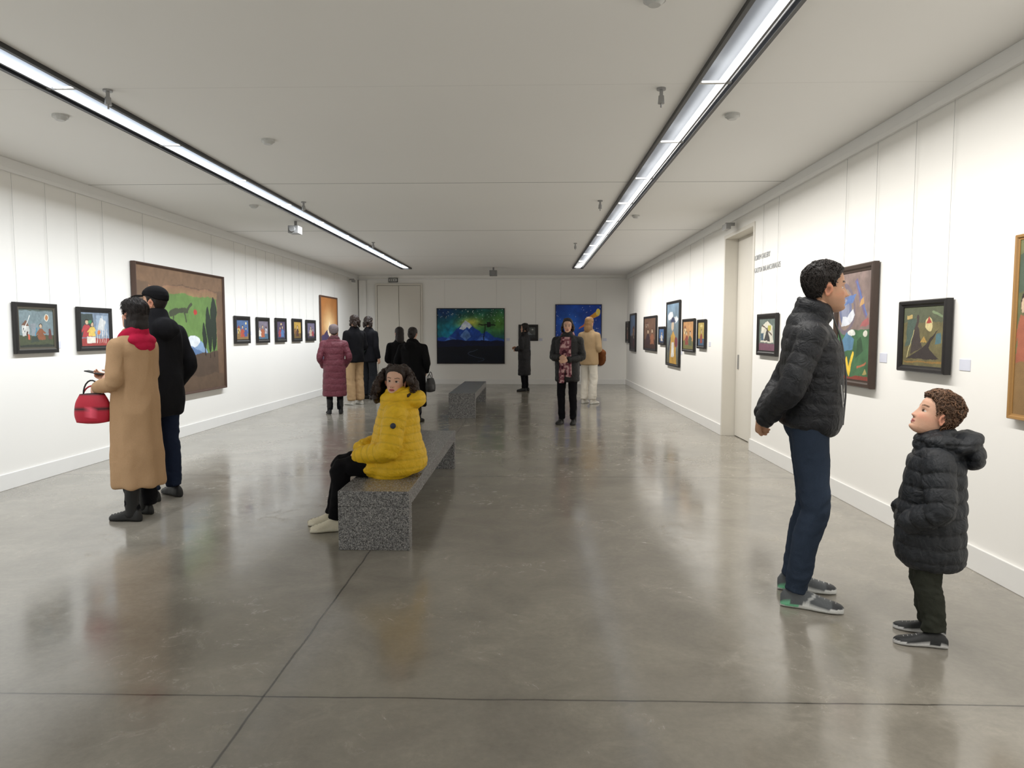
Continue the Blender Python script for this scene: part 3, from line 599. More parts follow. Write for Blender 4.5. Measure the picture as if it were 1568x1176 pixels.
# ---- head (local: +y face, eyes at z=0)
HT=np.array([[-.120,.004,.052,.040],[-.117,.020,.070,.020],[-.108,.032,.084,.0],[-.092,.044,.089,-.028],[-.070,.053,.089,-.052],[-.04,.061,.088,-.072],[-.01,.067,.087,-.088],[.02,.071,.087,-.098],[.05,.073,.086,-.100],[.078,.068,.076,-.092],[.098,.055,.055,-.074],[.112,.036,.030,-.048],[.118,.012,.0,-.022]])
zd=np.linspace(-.120,.118,300); K=np.exp(-np.linspace(-2,2,21)**2); K/=K.sum()
HD=[np.convolve(np.pad(np.interp(zd,HT[:,0],HT[:,i]),10,mode='edge'),K,'valid') for i in (1,2,3)]
def headgrid(nth=84,nz=64):
    u=np.linspace(0,1,nz); zz=-.120+.238*(.5-.5*np.cos(u*pi))*.45+.238*u*.55; th=np.linspace(0,2*pi,nth,endpoint=False)
    th=th+.35*np.cos(th)
    rings=[]
    for z in zz:
        hw,yf,yb=[np.interp(z,zd,h) for h in HD]; yc=(yf+yb)/2; d=(yf-yb)/2
        c=np.cos(th);s=np.sin(th); e=2/2.15
        rings.append(np.stack([hw*np.sign(c)*abs(c)**e,yc+d*np.sign(s)*abs(s)**e,np.full(nth,z)],1))
    V=np.vstack(rings+[rings[0].mean(0,keepdims=True),rings[-1].mean(0,keepdims=True)])
    Fc=[(i*nth+k,i*nth+(k+1)%nth,(i+1)*nth+(k+1)%nth,(i+1)*nth+k) for i in range(nz-1) for k in range(nth)]
    c0=nz*nth; Fc+=[(c0,(k+1)%nth,k) for k in range(nth)]+[(c0+1,(nz-1)*nth+k,(nz-1)*nth+(k+1)%nth) for k in range(nth)]
    return V,Fc
HV,HF=headgrid()
def g2(x,z,cx,cz,sx,sz): return np.exp(-((x-cx)/sx)**2-((z-cz)/sz)**2)
def face(skin=(205,160,130),brow=(40,28,22),lip=(165,85,80),stub=0,child=0,fem=0):
    V=HV.copy(); x,y,z=V[:,0],V[:,1],V[:,2]; fr=np.clip((y-.0)/.03,0,1); ax=abs(x)
    d=np.zeros(len(V))
    t=np.clip((.012-z)/.052,0,1); nose=np.where((z<.016)&(z>-.052),(.004+.022*t**1.1),0)*np.exp(-(ax/(.0085+.007*t))**2)
    nose*=np.clip((z+.052)/.010,0,1)
    d+=nose*(.75 if (child or fem) else 1); d+=.006*g2(ax,z,.013,-.038,.007,.008)*(.7 if fem else 1)
    d+=-.011*g2(ax,z,.031,.0,.017,.012); d+=.006*g2(ax,z,.028,.022,.022,.009)*(0.4 if (child or fem) else 1)
    d+=.006*g2(x,z,0,-.0635,.020,.0050)+.0065*g2(x,z,0,-.0745,.017,.0055)-.004*g2(x,z,0,-.0690,.022,.0022)
    d+=.007*g2(x,z,0,-.100,.018,.012)-.004*g2(x,z,0,-.086,.02,.006); d+=.005*g2(ax,z,.045,-.025,.018,.018)
    if child: d+=.006*g2(ax,z,.04,-.045,.02,.02)
    V[:,1]+=d*fr
    if fem: V[:,0]*=1-.10*np.clip((-.03-z)/.08,0,1)
    C=np.tile(lin(skin),(len(V),1))
    def mix(m,c):
        nonlocal C; m=np.clip(m,0,1)[:,None]; C=C*(1-m)+lin(c)*m
    sk=np.array(skin,float)
    mix(.45*g2(ax,z,.042,-.032,.022,.018)*fr,sk*np.array([1.0,.80,.78])); mix(.35*g2(x,z,0,-.04,.014,.012)*fr,sk*np.array([1,.82,.8]))
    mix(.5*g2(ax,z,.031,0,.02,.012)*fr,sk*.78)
    if stub: mix(stub*np.clip((-.04-z)/.02,0,1)*np.clip((y+.03)/.03,0,1),sk*.55)
    lm=np.clip(1-((ax/.025)**2+((z+.069)/.0105)**2),0,1)*4*fr; mix(lm,lip); mix(1.0*(abs(z+.0690)<.0016)*(ax<.023)*fr,np.array(lip)*.5)
    bl=.022+.006*np.sin(np.clip((ax-.012)/.04,0,1)*pi*.8); bw=.0035 if fem else .005
    mix((np.clip(1-abs(z-bl)/bw,0,1)*2)*((ax>.013)&(ax<.050))*fr,brow)
    mix(1.0*((g2(ax,z,.008,-.050,.004,.003))>.5)*fr,sk*.35)
    P=[piece(V,HF,C,SKIN)]
    for s in (-1,1):
        v,f=ell((s*.031,.0605,0),(.0135,.0125,.0125),rot=(pi/2,0,0),n=24,m=18)
        q=v-np.array([s*.031,.0605,0]); r=np.hypot(q[:,0],q[:,2]); c=np.tile(lin((225,220,215)),(len(v),1)); c[r<.0062]=lin((70,45,28)); c[r<.003]=lin((8,8,8))
        lid=(q[:,2]>.0050-.25*abs(q[:,0]))|(q[:,2]<-.0055+.2*abs(q[:,0])); c[lid]=lin(sk*.88); c[(q[:,2]>.0034-.25*abs(q[:,0]))&(q[:,2]<.0056-.25*abs(q[:,0]))]=lin((30,22,20))
        P.append([v,f,c,SKIN])
        v,f=ell((0,0,0),(.0085,.019,.031),n=20,m=16)
        rr=np.hypot(v[:,1]/.019,v[:,2]/.031); out=v[:,0]*s>0
        v[:,0]+=np.where(out,-s*.009*np.exp(-(rr/.55)**2),0)+s*.004*rr
        v[:,1]*=np.where(v[:,2]<-.01,.75,1.05)
        c=np.tile(lin(sk*np.array([1,.88,.86])),(len(v),1)); c*=np.where(out&(rr<.55),.6,1)[:,None]
        v=v@np.array(Euler((-.2,0,-s*.35)).to_matrix()).T+np.array([s*.0745,-.012,-.012]); P.append([v,f,c,SKIN])
    return P
def shell(thick=.016,hl=None,col=(30,22,18),mat=HAIR,noise_=.35,top=0,nsc=(60,60,18),back=0,sunk=-.006,tuft=0):
    V=HV.copy(); az=np.abs(np.arctan2(V[:,0],V[:,1]))
    if hl is None: hl=[(0,.075),(.5,.070),(.9,.052),(1.2,.018),(1.36,-.022),(1.5,.012),(1.68,.028),(1.9,-.012),(2.2,-.055),(pi,-.075)]
    h=np.interp(az,[a for a,_ in hl],[b for _,b in hl]); m=np.clip((V[:,2]-h)/.014+.3*(fbm(V*90,2)-.5),0,1); m=m*m*(3-2*m)
    D=V-np.array([0,-.01,.0]); D/=np.linalg.norm(D,axis=1)[:,None]
    nn=1+noise_*2*(fbm(V*np.array(nsc),3)-.5)
    tk=thick*(1+top*np.clip(V[:,2]/.11,0,1))*(1+back*np.clip(-V[:,1]/.09,0,1))
    if tuft: nn=nn+tuft*np.maximum(fbm(V*45+3,2)-.45,0)*np.clip((V[:,2]-.03)/.05,0,1)
    V=V+D*(sunk+(tk*nn-sunk)*m)[:,None]
    return piece(V,HF,np.tile(lin(col),(len(V),1))*(.75+.5*fbm(V*np.array(nsc)*1.5,2))[:,None],mat)
def strands(sh,n=450,L=.05,flow=(0,-1,-.3),col=(30,22,18),r=.0018,wave=.004,freq=9,lift=.004,seed=1,spread=.5):
    """hair locks that run over the hair cap"""
    V=sh[0]; ok=np.where((np.linalg.norm(V-np.array([0,-.01,0]),axis=1)>np.linalg.norm(HV-np.array([0,-.01,0]),axis=1)+.004))[0]
    kd=KDTree(len(ok))
    for i,j in enumerate(ok): kd.insert(V[j],i)
    kd.balance(); rr=np.random.RandomState(seed); parts=[]; cols=[]
    c0=np.array([0,-.01,0.]); K_=9
    for i in range(n):
        p=V[ok[rr.randint(len(ok))]].copy(); f=np.array(flow,float)+rr.normal(0,spread,3); ph=rr.uniform(0,6.3); l=L*rr.uniform(.6,1.3); P=[]; step=l/K_
        for k in range(K_+1):
            co,_,dist=kd.find(p); co=np.array(co); nrm=(co-c0)/np.linalg.norm(co-c0)
            t=f-nrm*(f@nrm); t/=np.linalg.norm(t)+1e-6; b=np.cross(nrm,t)
            q=co+(p-co)*.4*(dist>.002) if dist<.02 else p
            P.append(q+nrm*(lift*math.sin(min(k/K_*1.3,1)*pi*.55))+b*wave*math.sin(ph+k/K_*freq)); p=q+t*step
        v,fc=loft(P,[r*.6]+[r]*(K_-1)+[r*.3],segs=4,sub=1); parts.append((v,fc)); cols.append(np.tile(lin(np.array(col)*rr.uniform(.7,1.5)),(len(v),1)))
    v,fc=merge(parts); return [v,fc,np.vstack(cols),HAIR]
def blobhair(parts,col,vox=.008,amp=.006,sc=(70,70,14),smooth=2,mat=HAIR,tint=.5):
    V,Fc,Nn=remesh(parts,vox,smooth); n=fbm(V*np.array(sc),3); V=V+Nn*(amp*2*(n-.5))[:,None]
    c=np.tile(lin(col),(len(V),1))*((1-tint*.5)+tint*n)[:,None]; return piece(V,Fc,c,mat)
def place(P,pos,yaw=0,pit=0,roll=0,s=1.0):
    M=np.array((Euler((0,0,math.radians(yaw))).to_matrix()@Euler((math.radians(pit),0,0)).to_matrix()@Euler((0,math.radians(roll),0)).to_matrix()))
    return [[p[0]*s@M.T+np.array(pos),p[1],p[2],p[3]] for p in P]
def neck(zb=1.44,zt=1.56,y=-.012,skin=(205,160,130),r=.052,top_=(0,.0,0)):
    v,f=loft([(0,y-.02,zb),(top_[0]*.5,y-.005+top_[1]*.5,(zb+zt)/2),(top_[0],y+.01+top_[1],zt)],[r*1.1,r,r],segs=18,sub=3); return piece(v,f,skin,SKIN)
def hand(w,d,pn,side=1,curl=.6,skin=(205,160,130),s=1.0,vox=.0038,thumb=.5):
    """side=+1 left hand, -1 right hand; w wrist, d finger direction, pn palm normal"""
    y=np.array(d,float);y/=np.linalg.norm(y); z=-np.array(pn,float); z-=y*(z@y); z/=np.linalg.norm(z); x=np.cross(y,z)*side
    parts=[loft([(0,-.03,0),(0,.01,0),(0,.045,0),(0,.085,-.002)],[.024,.028,.038,.040],[.020,.016,.015,.012],up=(0,0,1),segs=18,sub=3,ex=2.4)]
    for bx,L,r in ((.029,.070,.0086),(.0098,.078,.0088),(-.0098,.073,.0084),(-.028,.058,.0075)):
        p=np.array([bx,.082,-.002]); P=[np.array([bx*.9,.05,0]),p]; a=0
        for fr_,cu in ((.45,.75),(.31,1.0),(.24,.8)):
            a+=curl*cu; p=p+L*fr_*np.array([0,math.cos(a),-math.sin(a)]); P.append(p)
        parts.append(loft(P,[r*1.05,r*1.08,r,r*.95,r*.8],segs=10,sub=2,cap1=1))
    P=[(.022,.012,-.004),(.040,.035,-.010),(.052-.006*thumb,.058,-.018-.010*thumb),(.056-.022*thumb,.082,-.022-.018*thumb)]
    parts.append(loft(P,[.014,.0125,.0105,.008],segs=10,sub=3,cap1=1))
    V,Fc,Nn=remesh(parts,vox,2)
    M=np.stack([x,y,z],1)
    if np.linalg.det(M)<0: Fc=[tuple(reversed(f)) for f in Fc]
    V=(V*s)@M.T+np.array(w); return piece(V,Fc,skin,SKIN)
def person(name,loc,yaw,H,pieces):
    s=H/1.75; V=np.vstack([p[0] for p in pieces])*s
    Rz=np.array(Euler((0,0,math.radians(yaw))).to_matrix()); V=V@Rz.T+np.array([loc[0],loc[1],0])
    V[:,2]-=V[:,2].min()-.0005
    _,Fc=merge([(p[0],p[1]) for p in pieces]); C=np.vstack([p[2] for p in pieces]); mi=sum([[p[3]]*len(p[1]) for p in pieces],[])
    return mkobj(name,V,Fc,PM,mi,C,smooth=True)
def collar(z,r=.085,t=.024,h=.05,y=0,tilt=.25):
    n=22; P=[]
    for k in range(n+1):
        a=pi/2+2*pi*k/n; P.append((r*math.cos(a),y+r*.95*math.sin(a),z-tilt*r*math.sin(a)))
    return [loft(P,[t]*(n+1),[h]*(n+1),up=(0,0,1),segs=12,sub=1,cap0=1,cap1=1)]

# ---------- 1. man in black puffer (near right)
def man_puffer():
    sk=(196,148,118)
    rings=[(.91,.165,.125,0),(.94,.186,.145,.005),(1.03,.188,.15,.012),(1.15,.19,.15,.012),(1.28,.198,.145,.005),(1.37,.20,.128,-.01),(1.43,.165,.110,-.015),(1.475,.108,.092,-.012),(1.51,.084,.082,0),(1.545,.080,.08,.008)]
    aL=[(-.19,-.01,1.39),(-.262,-.12,1.13),(-.085,-.225,.965)]; aR=[(.19,-.01,1.39),(.268,-.11,1.13),(.10,-.225,.965)]
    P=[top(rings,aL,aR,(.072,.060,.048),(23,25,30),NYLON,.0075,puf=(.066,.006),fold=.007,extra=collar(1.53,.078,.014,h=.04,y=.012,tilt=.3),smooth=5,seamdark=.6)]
    v,f=loft([(.10,.150,1.04),(.13,.135,1.15)],[.003,.003],segs=6,sub=2); P.append(piece(v,f,(190,190,190),SHOE))
    v,f=loft([(0,.166,.94),(0,.174,1.15),(0,.150,1.35),(0,.10,1.50)],[.005]*4,segs=6,sub=3); P.append(piece(v,f,(70,70,72),SHOE))
    P.append(trousers([(-.09,0,.93),(-.112,.035,.5),(-.125,-.045,.09)],[(.09,0,.93),(.112,.035,.5),(.125,-.045,.09)],(.094,.066,.052),(42,52,68),CLOTH,.008,.007,fade=.8))
    P.append(shoe(-.13,-.03,2,.30,(82,86,90),(228,230,228),stripe=(120,205,160),lace=(200,200,200))); P.append(shoe(.13,-.03,-6,.30,(82,86,90),(228,230,228),stripe=(120,205,160),lace=(150,150,150)))
    P.append(neck(1.45,1.57,-.0,sk,.056,(0,.035,0)))
    hl=[(0,.072),(.5,.070),(.9,.054),(1.2,.022),(1.36,-.012),(1.5,.014),(1.68,.028),(1.9,-.008),(2.2,-.05),(pi,-.062)]
    sh=shell(.009,hl,(26,21,19),top=.8,noise_=.35,nsc=(80,80,40),tuft=1.0)
    hd=face(sk,(28,20,18),(160,95,85),stub=.35)+[sh,strands(sh,600,.040,(.2,-.35,-.5),(24,19,17),.0016,.003,7,.004,spread=.7)]
    P+=place(hd,(0,.062,1.638),14,2,0,1.04)
    P.append(hand((.075,-.240,.95),(-.85,-.10,-.35),(0,1,-.2),-1,.7,sk,1.0)); P.append(hand((-.06,-.230,.97),(.75,-.22,-.55),(0,1,.1),1,.9,sk,1.0))
    return P
person('man_in_black_puffer_jacket',(1.495,3.80),-106,1.80,man_puffer())

# ---------- 2. boy
def boy():
    sk=(222,172,145)
    rings=[(.545,.20,.17,.0),(.60,.235,.205,.0),(.75,.24,.21,.0),(.95,.228,.20,0),(1.12,.222,.185,-.01),(1.24,.225,.17,-.02),(1.32,.20,.14,-.02),(1.38,.13,.11,-.01),(1.43,.10,.10,0)]
    aL=[(-.215,0,1.27),(-.315,-.01,.99),(-.19,.175,.84)]; aR=[(.215,0,1.27),(.315,-.01,.99),(.19,.175,.84)]
    hood=[ell((0,-.16,1.385),(.20,.13,.075),(-.45,0,0)),ell((0,-.225,1.31),(.16,.07,.09)),ell((-.14,-.05,1.405),(.06,.12,.045)),ell((.14,-.05,1.405),(.06,.12,.045))]
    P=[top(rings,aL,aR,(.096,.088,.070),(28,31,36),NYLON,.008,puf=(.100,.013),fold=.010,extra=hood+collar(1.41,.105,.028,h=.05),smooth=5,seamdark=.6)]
    P.append(trousers([(-.09,0,.72),(-.10,.02,.42),(-.105,-.03,.12)],[(.09,0,.72),(.10,.02,.42),(.105,-.03,.12)],(.100,.080,.070),(42,44,38),CLOTH,.008,.009))
    P.append(shoe(-.115,-.02,6,.33,(26,28,30),(200,200,200),w=1.12,lace=(150,150,150))); P.append(shoe(.115,-.04,-8,.33,(26,28,30),(200,200,200),w=1.12,lace=(150,150,150)))
    P.append(neck(1.36,1.48,-.01,sk,.055))
    hl=[(0,.07),(.5,.068),(.9,.05),(1.2,.01),(1.36,-.015),(1.5,.012),(1.68,.024),(1.9,-.025),(2.2,-.07),(pi,-.09)]
    sh=shell(.012,hl,(70,50,37),noise_=.5,nsc=(60,60,45),top=.5,back=.4,tuft=1.5)
    hd=face(sk,(90,62,42),(190,105,100),child=1)+[sh,strands(sh,650,.055,(0,-.5,-.4),(84,60,44),.0021,.006,11,.008,seed=4,spread=.8)]
    P+=place(hd,(0,.0,1.570),12,24,0,1.28)
    for s,a in ((1,aL),(-1,aR)): P.append(hand((a[2][0]*.8,a[2][1]-.06,a[2][2]-.0),(-np.sign(a[2][0])*.6,.1,-.7),(0,-1,0),s,.5,sk,.75))
    return P
person('boy_in_black_puffer_coat',(1.88,3.30),68,1.19,boy())

# ---------- 3. woman in yellow seated
def woman_seated():
    sk=(216,170,146); ye=(232,184,30)
    rings=[(.40,.20,.19,-.01),(.45,.232,.21,0),(.55,.228,.205,0),(.67,.212,.18,0),(.80,.208,.158,-.01),(.88,.195,.14,-.01),(.935,.155,.115,-.01),(.975,.11,.10,0),(1.00,.09,.09,.0)]
    aL=[(-.195,.0,.865),(-.262,.05,.62),(-.10,.285,.555)]; aR=[(.195,.0,.865),(.25,.09,.63),(.05,.29,.575)]
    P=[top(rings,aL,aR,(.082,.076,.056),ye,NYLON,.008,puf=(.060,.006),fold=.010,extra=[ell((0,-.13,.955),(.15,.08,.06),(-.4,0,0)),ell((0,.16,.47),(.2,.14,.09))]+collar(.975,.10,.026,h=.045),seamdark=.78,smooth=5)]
    P.append(trousers([(-.10,-.02,.475),(-.10,.40,.475),(-.09,.45,.10)],[(.09,-.02,.475),(.08,.42,.48),(.07,.50,.10)],(.090,.068,.048),(14,14,17),CLOTH,.010,.005))
    P.append(shoe(-.10,.46,4,.245,(222,214,190),(232,226,205),w=.95,lace=(190,182,160))); P.append(shoe(.07,.51,-4,.245,(222,214,190),(232,226,205),w=.95,lace=(190,182,160)))
    P.append(neck(.94,1.04,-.0,sk,.047))
    face_=face(sk,(46,32,26),(182,84,86),fem=1)
    r=np.random.RandomState(3); parts=[ell((0,-.035,.03),(.088,.09,.10))]
    for i in range(240):
        a=r.uniform(-pi,pi); zz=r.uniform(-.17,.12); ang=abs(a)
        if ang>(1.95 if zz>.03 else 2.2) and zz<.078: continue
        rad=np.interp(zz,[-.17,-.10,0,.07,.13],[.145,.158,.138,.106,.035])*r.uniform(.82,1.04)
        x=rad*math.sin(a)*1.12; y=min(-.03-rad*math.cos(a)*.9,.045)
        s=r.uniform(.020,.031); parts.append(ell((x,y,zz),(s,s,s*1.25),(r.uniform(-1,1),r.uniform(-1,1),0),n=10,m=7))
    V,Fc,Nn=remesh(parts,.006,1); n=fbm(V*70,3); V=V+Nn*(.016*(n-.5))[:,None]
    hr=piece(V,Fc,np.tile(lin((40,29,25)),(len(V),1))*(.5+1.0*n)[:,None],HAIR)
    curls=[]
    for i in range(420):
        a=r.uniform(-2.15,2.15); z0=r.uniform(-.09,.10); rad=np.interp(z0,[-.10,0,.10],[.165,.150,.104])*r.uniform(.94,1.05); L=r.uniform(.04,.09); ph=r.uniform(0,6); P0=[]; cr_=r.uniform(.006,.011)
        if abs(a)>1.8 and z0>.04: continue
        for k in range(18):
            t=k/17; z=z0-L*t; R2=rad+.010*t; P0.append((R2*math.sin(a)*1.12+cr_*math.cos(ph+t*17),min(-.03-R2*math.cos(a)*.92,.055)+cr_*math.sin(ph+t*17),z))
        curls.append(loft(P0,[.0030]*18,segs=4,sub=1))
    v,f=merge(curls); cu=piece(v,f,(54,39,32),HAIR)
    P+=place(face_+[shell(.014,None,(38,28,24),noise_=.5),hr,cu],(.0,.01,1.090),78,5,-5,.92)
    P.append(hand((-.10,.275,.555),(.8,.5,-.25),(.1,-.3,-1),1,.5,sk,.92)); P.append(hand((.05,.28,.575),(-.8,.4,-.2),(-.1,-.3,-1),-1,.5,sk,.92))
    v,f=cyl((0,0,0),.020,.012,20); v=np.array(v)@np.array(Euler((0,-pi/2,0)).to_matrix()).T+np.array([-.305,.01,.80]); P.append(piece(v,f,(44,50,66),SHOE))
    return P
person('woman_in_yellow_puffer_jacket',(-.985,5.20),97,1.75,woman_seated())

# ---------- 4. woman in beige coat
def woman_beige():
    sk=(214,165,140); be=(180,144,108)
    rings=[(.27,.185,.175,0),(.32,.19,.18,0),(.6,.185,.17,0),(.9,.182,.16,0),(1.1,.172,.145,0),(1.28,.182,.138,0),(1.38,.185,.122,-.01),(1.44,.14,.1,-.01),(1.49,.09,.085,-.01)]
    aL=[(-.18,0,1.385),(-.225,.0,1.11),(-.13,.235,1.06)]; aR=[(.18,0,1.385),(.215,.04,1.12),(.06,.29,1.13)]
    P=[top(rings,aL,aR,(.064,.058,.048),be,CLOTH,.010,fold=.007,vf=.008)]
    sc=[ell((0,-.085,1.435),(.145,.05,.060),(-.5,0,0)),ell((0,-.108,1.40),(.11,.032,.062),(-.25,0,0))]+collar(1.47,.088,.032,h=.045,tilt=.5)
    P.append(blobhair(sc,(182,28,60),.008,.0025,(14,14,10),7,CLOTH,.35))
    P.append(trousers(col=(16,16,20),r=(.08,.06,.05)))
    P.append(shoe(-.11,-.02,6,.27,(16,16,17),(20,20,20),boot=.30)); P.append(shoe(.11,.05,-6,.27,(16,16,17),(20,20,20),boot=.30))
    P.append(neck(1.45,1.56,-.01,sk,.048))
    lh=[ell((0,-.04,.0),(.085,.082,.10)),ell((0,-.065,-.07),(.078,.06,.09)),ell((-.055,-.02,-.06),(.03,.05,.07)),ell((.055,-.02,-.06),(.03,.05,.07))]
    sh=shell(.018,None,(26,20,20),top=.3)
    P+=place(face(sk,(36,24,20),(180,85,85),fem=1)+[sh,blobhair(lh,(26,20,20),.007,.004),strands(sh,260,.09,(0,-.5,-.8),(28,22,21),.0018,.003,4,.003,seed=7,spread=.25)],(0,-.01,1.635),-6,8,0,.98)
    P.append(hand((-.13,.225,1.06),(.15,.9,-.2),(1,0,-.3),1,.9,sk,.95)); P.append(hand((.06,.28,1.13),(-.25,.9,.1),(-.6,0,.6),-1,.6,sk,.95))
    v,f=loft([(0.03,.33,1.155),(0.0,.46,1.185)],[.037,.037],[.005,.005],up=(0,0,1),segs=14,ex=6,sub=2,cap0=.1,cap1=.1); P.append(piece(v,f,(18,18,20),SHOE))
    return P
person('woman_in_beige_coat',(-3.07,5.40),78,1.70,woman_beige())
def handbag(name,loc,yaw,s,col,trim):
    out=[]
    V,Fc=loft([(0,0,-.13),(0,0,-.06),(0,0,.04),(0,0,.12)],[.13,.145,.135,.10],[.055,.06,.05,.025],segs=24,ex=3.0,cap0=.3,cap1=.3,sub=4)
    C=np.tile(lin(col),(len(V),1)); C[(abs(V[:,2]+.02)<.012)|(V[:,2]>.11)]=lin(trim); C[(abs(V[:,0])<.05)&(V[:,2]<.0)&(V[:,2]>-.08)]=lin(np.clip(np.array(col)*1.0+60,0,255))
    out.append([V,Fc,C])
    for a,b,c,cc in ((.07,.11,.13,trim),(.084,.09,.10,col)):
        v,f=loft([(a*math.cos(q),(0 if cc is trim else .03),b+c*math.sin(q)) for q in np.linspace(0,pi,12)],[.007]*12,segs=8,sub=1); out.append([v,f,np.tile(lin(cc),(len(v),1))])
    V=np.vstack([o[0] for o in out])*s; _,Fc=merge([(o[0],o[1]) for o in out]); C=np.vstack([o[2] for o in out])
    V=V@np.array(Euler((0,0,math.radians(yaw))).to_matrix()).T+np.array(loc)
    mkobj(name,V,Fc,[M_SHOE],None,C,smooth=True)
handbag('red_handbag',(-3.33,5.27,.885),15,.86,(176,24,46),(22,18,22))

# ---------- 5. man in black jacket and cap
def man_cap():
    sk=(205,158,130)
    rings=[(.70,.18,.14,0),(.74,.198,.16,0),(.95,.198,.16,0),(1.15,.195,.15,0),(1.3,.20,.145,0),(1.39,.19,.13,-.01),(1.45,.15,.1,-.01),(1.51,.09,.085,-.01),(1.54,.085,.08,0)]
    aL=[(-.19,0,1.39),(-.25,-.04,1.11),(-.19,.12,.92)]; aR=[(.19,0,1.39),(.26,-.05,1.11),(.20,.10,.90)]
    P=[top(rings,aL,aR,(.070,.062,.052),(20,20,23),CLOTH,.011,fold=.009,extra=[ell((0,-.13,1.42),(.12,.06,.09),(-.3,0,0))])]
    P.append(trousers(col=(26,34,52),r=(.095,.072,.058)))
    P.append(shoe(-.11,-.02,8,.29,(17,17,19),(30,30,32))); P.append(shoe(.11,-.02,-8,.29,(17,17,19),(30,30,32)))
    P.append(neck(1.46,1.57,-.01,sk,.055))
    hat=[(0,.046),(.8,.042),(1.2,.036),(1.6,.030),(2.2,.01),(pi,.0)]
    P+=place(face(sk,(28,20,18),(160,95,85),stub=.5)+[shell(.008,None,(24,19,17)),shell(.013,hat,(16,16,18),CLOTH,.02,nsc=(4,4,4),sunk=-.01,top=.5),
        piece(*loft([(0,.06,.052),(0,.12,.050),(0,.175,.036)],[.080,.078,.050],[.006,.006,.005],up=(0,0,1),segs=20,sub=3,cap0=.2),(16,16,18),CLOTH)],(0,.01,1.640),26,2,0,1.0)
    for s,a in ((1,aL),(-1,aR)): P.append(hand(a[2],(0,.5,-.8),(-np.sign(a[2][0]),0,0),s,.6,sk,.8))
    return P
person('man_in_black_jacket_and_cap',(-3.235,6.05),62,1.83,man_cap())

# ---------- distant visitors: shared builder
def visitor(coat,hem=.5,aw=.19,ad=.145,arms='down',puf=None,mat=CLOTH,legs=(16,16,20),shoes=(16,16,18),sole=(25,25,25),boot=0,skin=(210,165,140),hair='long',hc=(30,22,20),hy=0,hp=0,vox=.013,hood=False,hat=None,scarf=None,flare=1.0,fr=(.09,.066,.054),vf=0.0,fem=1):
    a2=aw*flare
    rings=[(hem,a2*.97,ad*flare,0),(hem+.04,a2,ad*flare,0)]
    for z,ka,kb in ((.75,1.0,1.0),(1.0,.98,1.0),(1.12,.94,.96),(1.28,1.0,.95),(1.38,1.0,.86),(1.44,.75,.7),(1.5,.45,.57)):
        if z>hem+.1: f=1+(flare-1)*max(0,(1.1-z)/.6); rings.append((z,aw*ka*f,ad*kb*f,0))
    S=aw
    A={'down':([(-S,0,1.39),(-S-.05,-.02,1.12),(-S-.04,.05,.88)],[(S,0,1.39),(S+.05,-.02,1.12),(S+.04,.05,.88)]),
       'pocket':([(-S,0,1.39),(-S-.08,-.06,1.12),(-S,.11,.93)],[(S,0,1.39),(S+.08,-.06,1.12),(S,.11,.93)]),
       'front':([(-S,0,1.39),(-S-.05,-.0,1.12),(-.06,.22,1.08)],[(S,0,1.39),(S+.05,-.0,1.12),(.06,.24,1.12)])}[arms]
    ex=[ell((0,-.14,1.42),(.12,.07,.085),(-.3,0,0))] if hood else []
    P=[top(rings,A[0],A[1],(.066,.058,.047),coat,mat,vox,puf=puf,fold=.008,extra=ex,smooth=3,vf=vf)]
    P.append(trousers(col=legs,vox=vox,r=fr))
    P.append(shoe(-.11,-.02,6,.265,shoes,sole,boot=boot)); P.append(shoe(.11,-.02,-6,.265,shoes,sole,boot=boot)); P.append(neck(1.45,1.56,-.01,skin,.048))
    if scarf:
        q=blobhair(collar(1.47,.085,.036,h=.05,tilt=.5)+([loft([(-.05,.13,1.44),(-.06,.17,1.2),(-.07,.18,.80)],[.05,.05,.055],[.02,.018,.015],segs=12,sub=4,cap1=.2),loft([(.04,.13,1.44),(.045,.18,1.2),(.05,.19,.70)],[.045,.05,.05],[.02,.018,.015],segs=12,sub=4,cap1=.2)] if scarf[1] else []),scarf[0],.010,.006,(20,20,14),2,CLOTH,.5)
        if scarf[1]:
            n=vnoise(q[0]*34); q[2][n>.62]=lin((190,150,150)); q[2][n<.33]=lin((60,30,40))
        P.append(q)
    hd=face(skin,(36,26,22),(175,85,85),fem=fem)
    if hat: hd+=[shell(.012,None,hc),shell(.022,[(0,.045),(1.0,.03),(1.6,.0),(2.2,-.03),(pi,-.045)],hat,CLOTH,.06,nsc=(30,30,30),sunk=-.01,top=.5)]
    else: hd+=[shell(.014,None,hc,top=.3)]
    if hair=='long': hd+=[blobhair([ell((0,-.045,.0),(.084,.072,.10)),ell((0,-.075,-.10),(.078,.045,.12)),ell((-.062,-.03,-.08),(.026,.045,.10)),ell((.062,-.03,-.08),(.026,.045,.10))],hc,.009,.006)]
    if hair=='bun': hd+=[blobhair([ell((0,-.12,.04),(.045,.045,.045)),ell((0,-.06,.0),(.08,.06,.09))],hc,.009,.005)]
    if hair=='curly':
        r=np.random.RandomState(5); pt=[ell((0,-.03,.04),(.088,.088,.09))]
        for i in range(60):
            a=r.uniform(-2,2); zz=r.uniform(-.09,.11); rad=np.interp(zz,[-.1,0,.13],[.092,.097,.035]); pt.append(ell((rad*math.sin(a),-.025-rad*math.cos(a)*.9,zz),(.024,.024,.026),n=8,m=6))
        hd+=[blobhair(pt,hc,.009,.01,(50,50,40))]
    P+=place(hd,(0,0,1.635),hy,hp,0,.99)
    for s,a in ((1,A[0]),(-1,A[1])):
        d=np.array(a[2])-np.array(a[1]); d/=np.linalg.norm(d); P.append(hand(np.array(a[2])+d*.01,d,(-np.sign(a[2][0]),-.2,-.3) if arms=='front' else (-np.sign(a[2][0]),0,0),s,.6,skin,.95 if arms!='pocket' else .8,vox=.005))
    return P
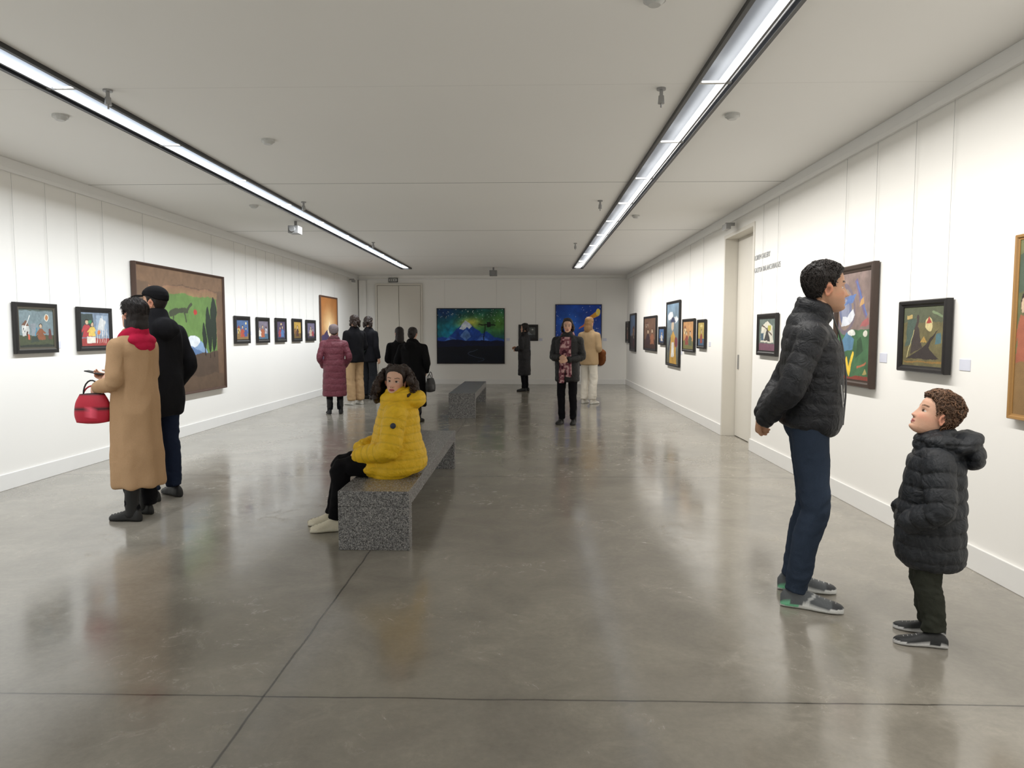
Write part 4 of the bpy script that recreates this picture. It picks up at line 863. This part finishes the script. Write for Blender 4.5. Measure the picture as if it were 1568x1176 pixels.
person('woman_in_burgundy_coat',(-3.50,12.55),20,1.58,visitor((108,50,62),hem=.36,aw=.205,ad=.17,puf=(.12,.008),mat=NYLON,arms='pocket',boot=.3,hair='none',hc=(60,50,48),hat=(118,106,108),flare=1.12,scarf=((96,60,66),0)))
person('person_in_black_vest_and_beige_trousers',(-3.54,14.2),48,1.80,visitor((16,16,19),hem=.84,aw=.185,arms='front',legs=(178,146,108),shoes=(190,185,175),sole=(220,220,215),fr=(.105,.088,.082),hair='curly',hc=(38,26,20)))
def p6():
    P=visitor((20,20,24),hem=.80,aw=.19,arms='down',legs=(30,32,36),fr=(.1,.085,.08),hair='curly',hc=(34,24,20),shoes=(40,40,42))
    P.append(blobhair([ell((0,-.21,1.18),(.14,.09,.22)),ell((0,-.29,1.08),(.10,.05,.12))],(24,38,40),.012,.004,(10,10,10),3,NYLON,.3)); return P
person('visitor_with_backpack',(-3.52,15.4),-35,1.80,p6())
person('woman_in_long_black_coat',(-1.90,11.45),-12,1.53,visitor((14,14,16),hem=.30,aw=.22,ad=.18,arms='pocket',boot=.28,hair='bun',hc=(24,18,17),hood=True,flare=1.12,vf=.01,scarf=((14,14,16),0)))
handbag('black_shoulder_bag',(-1.60,11.33,.62),70,.85,(14,14,16),(30,30,32))
person('woman_in_black_coat',(-2.24,12.1),25,1.54,visitor((13,13,15),hem=.5,aw=.19,arms='front',hair='long',hc=(26,20,20)))
person('woman_in_dark_coat',(-.13,17.6),70,1.68,visitor((20,20,24),hem=.42,aw=.185,ad=.15,arms='front',puf=(.1,.006),mat=NYLON,hair='curly',hc=(24,18,18),fr=(.085,.062,.05)))
person('woman_with_patterned_scarf',(.60,11.2),162,1.67,visitor((18,18,21),hem=.72,aw=.20,ad=.16,arms='front',puf=(.09,.006),mat=NYLON,hair='curly',hc=(36,28,26),hy=12,scarf=((120,70,80),1),boot=.3,fr=(.09,.064,.052)))
def p10():
    P=visitor((176,148,112),hem=.80,aw=.19,arms='front',legs=(226,220,208),shoes=(200,195,185),sole=(225,225,220),fr=(.10,.082,.075),hair='long',hc=(150,112,72))
    P.append(blobhair([ell((.10,.27,1.02),(.13,.06,.10)),ell((.12,.29,.90),(.10,.05,.14),(0,.3,0))],(104,62,36),.012,.01,(14,14,14),3,CLOTH,.4)); return P
person('woman_in_beige_jacket',(1.22,14.5),-38,1.76,p10())

w=bpy.data.worlds.new('world'); scene.world=w; w.use_nodes=True; w.node_tree.nodes['Background'].inputs[0].default_value=(.5,.5,.5,1); w.node_tree.nodes['Background'].inputs[1].default_value=.1
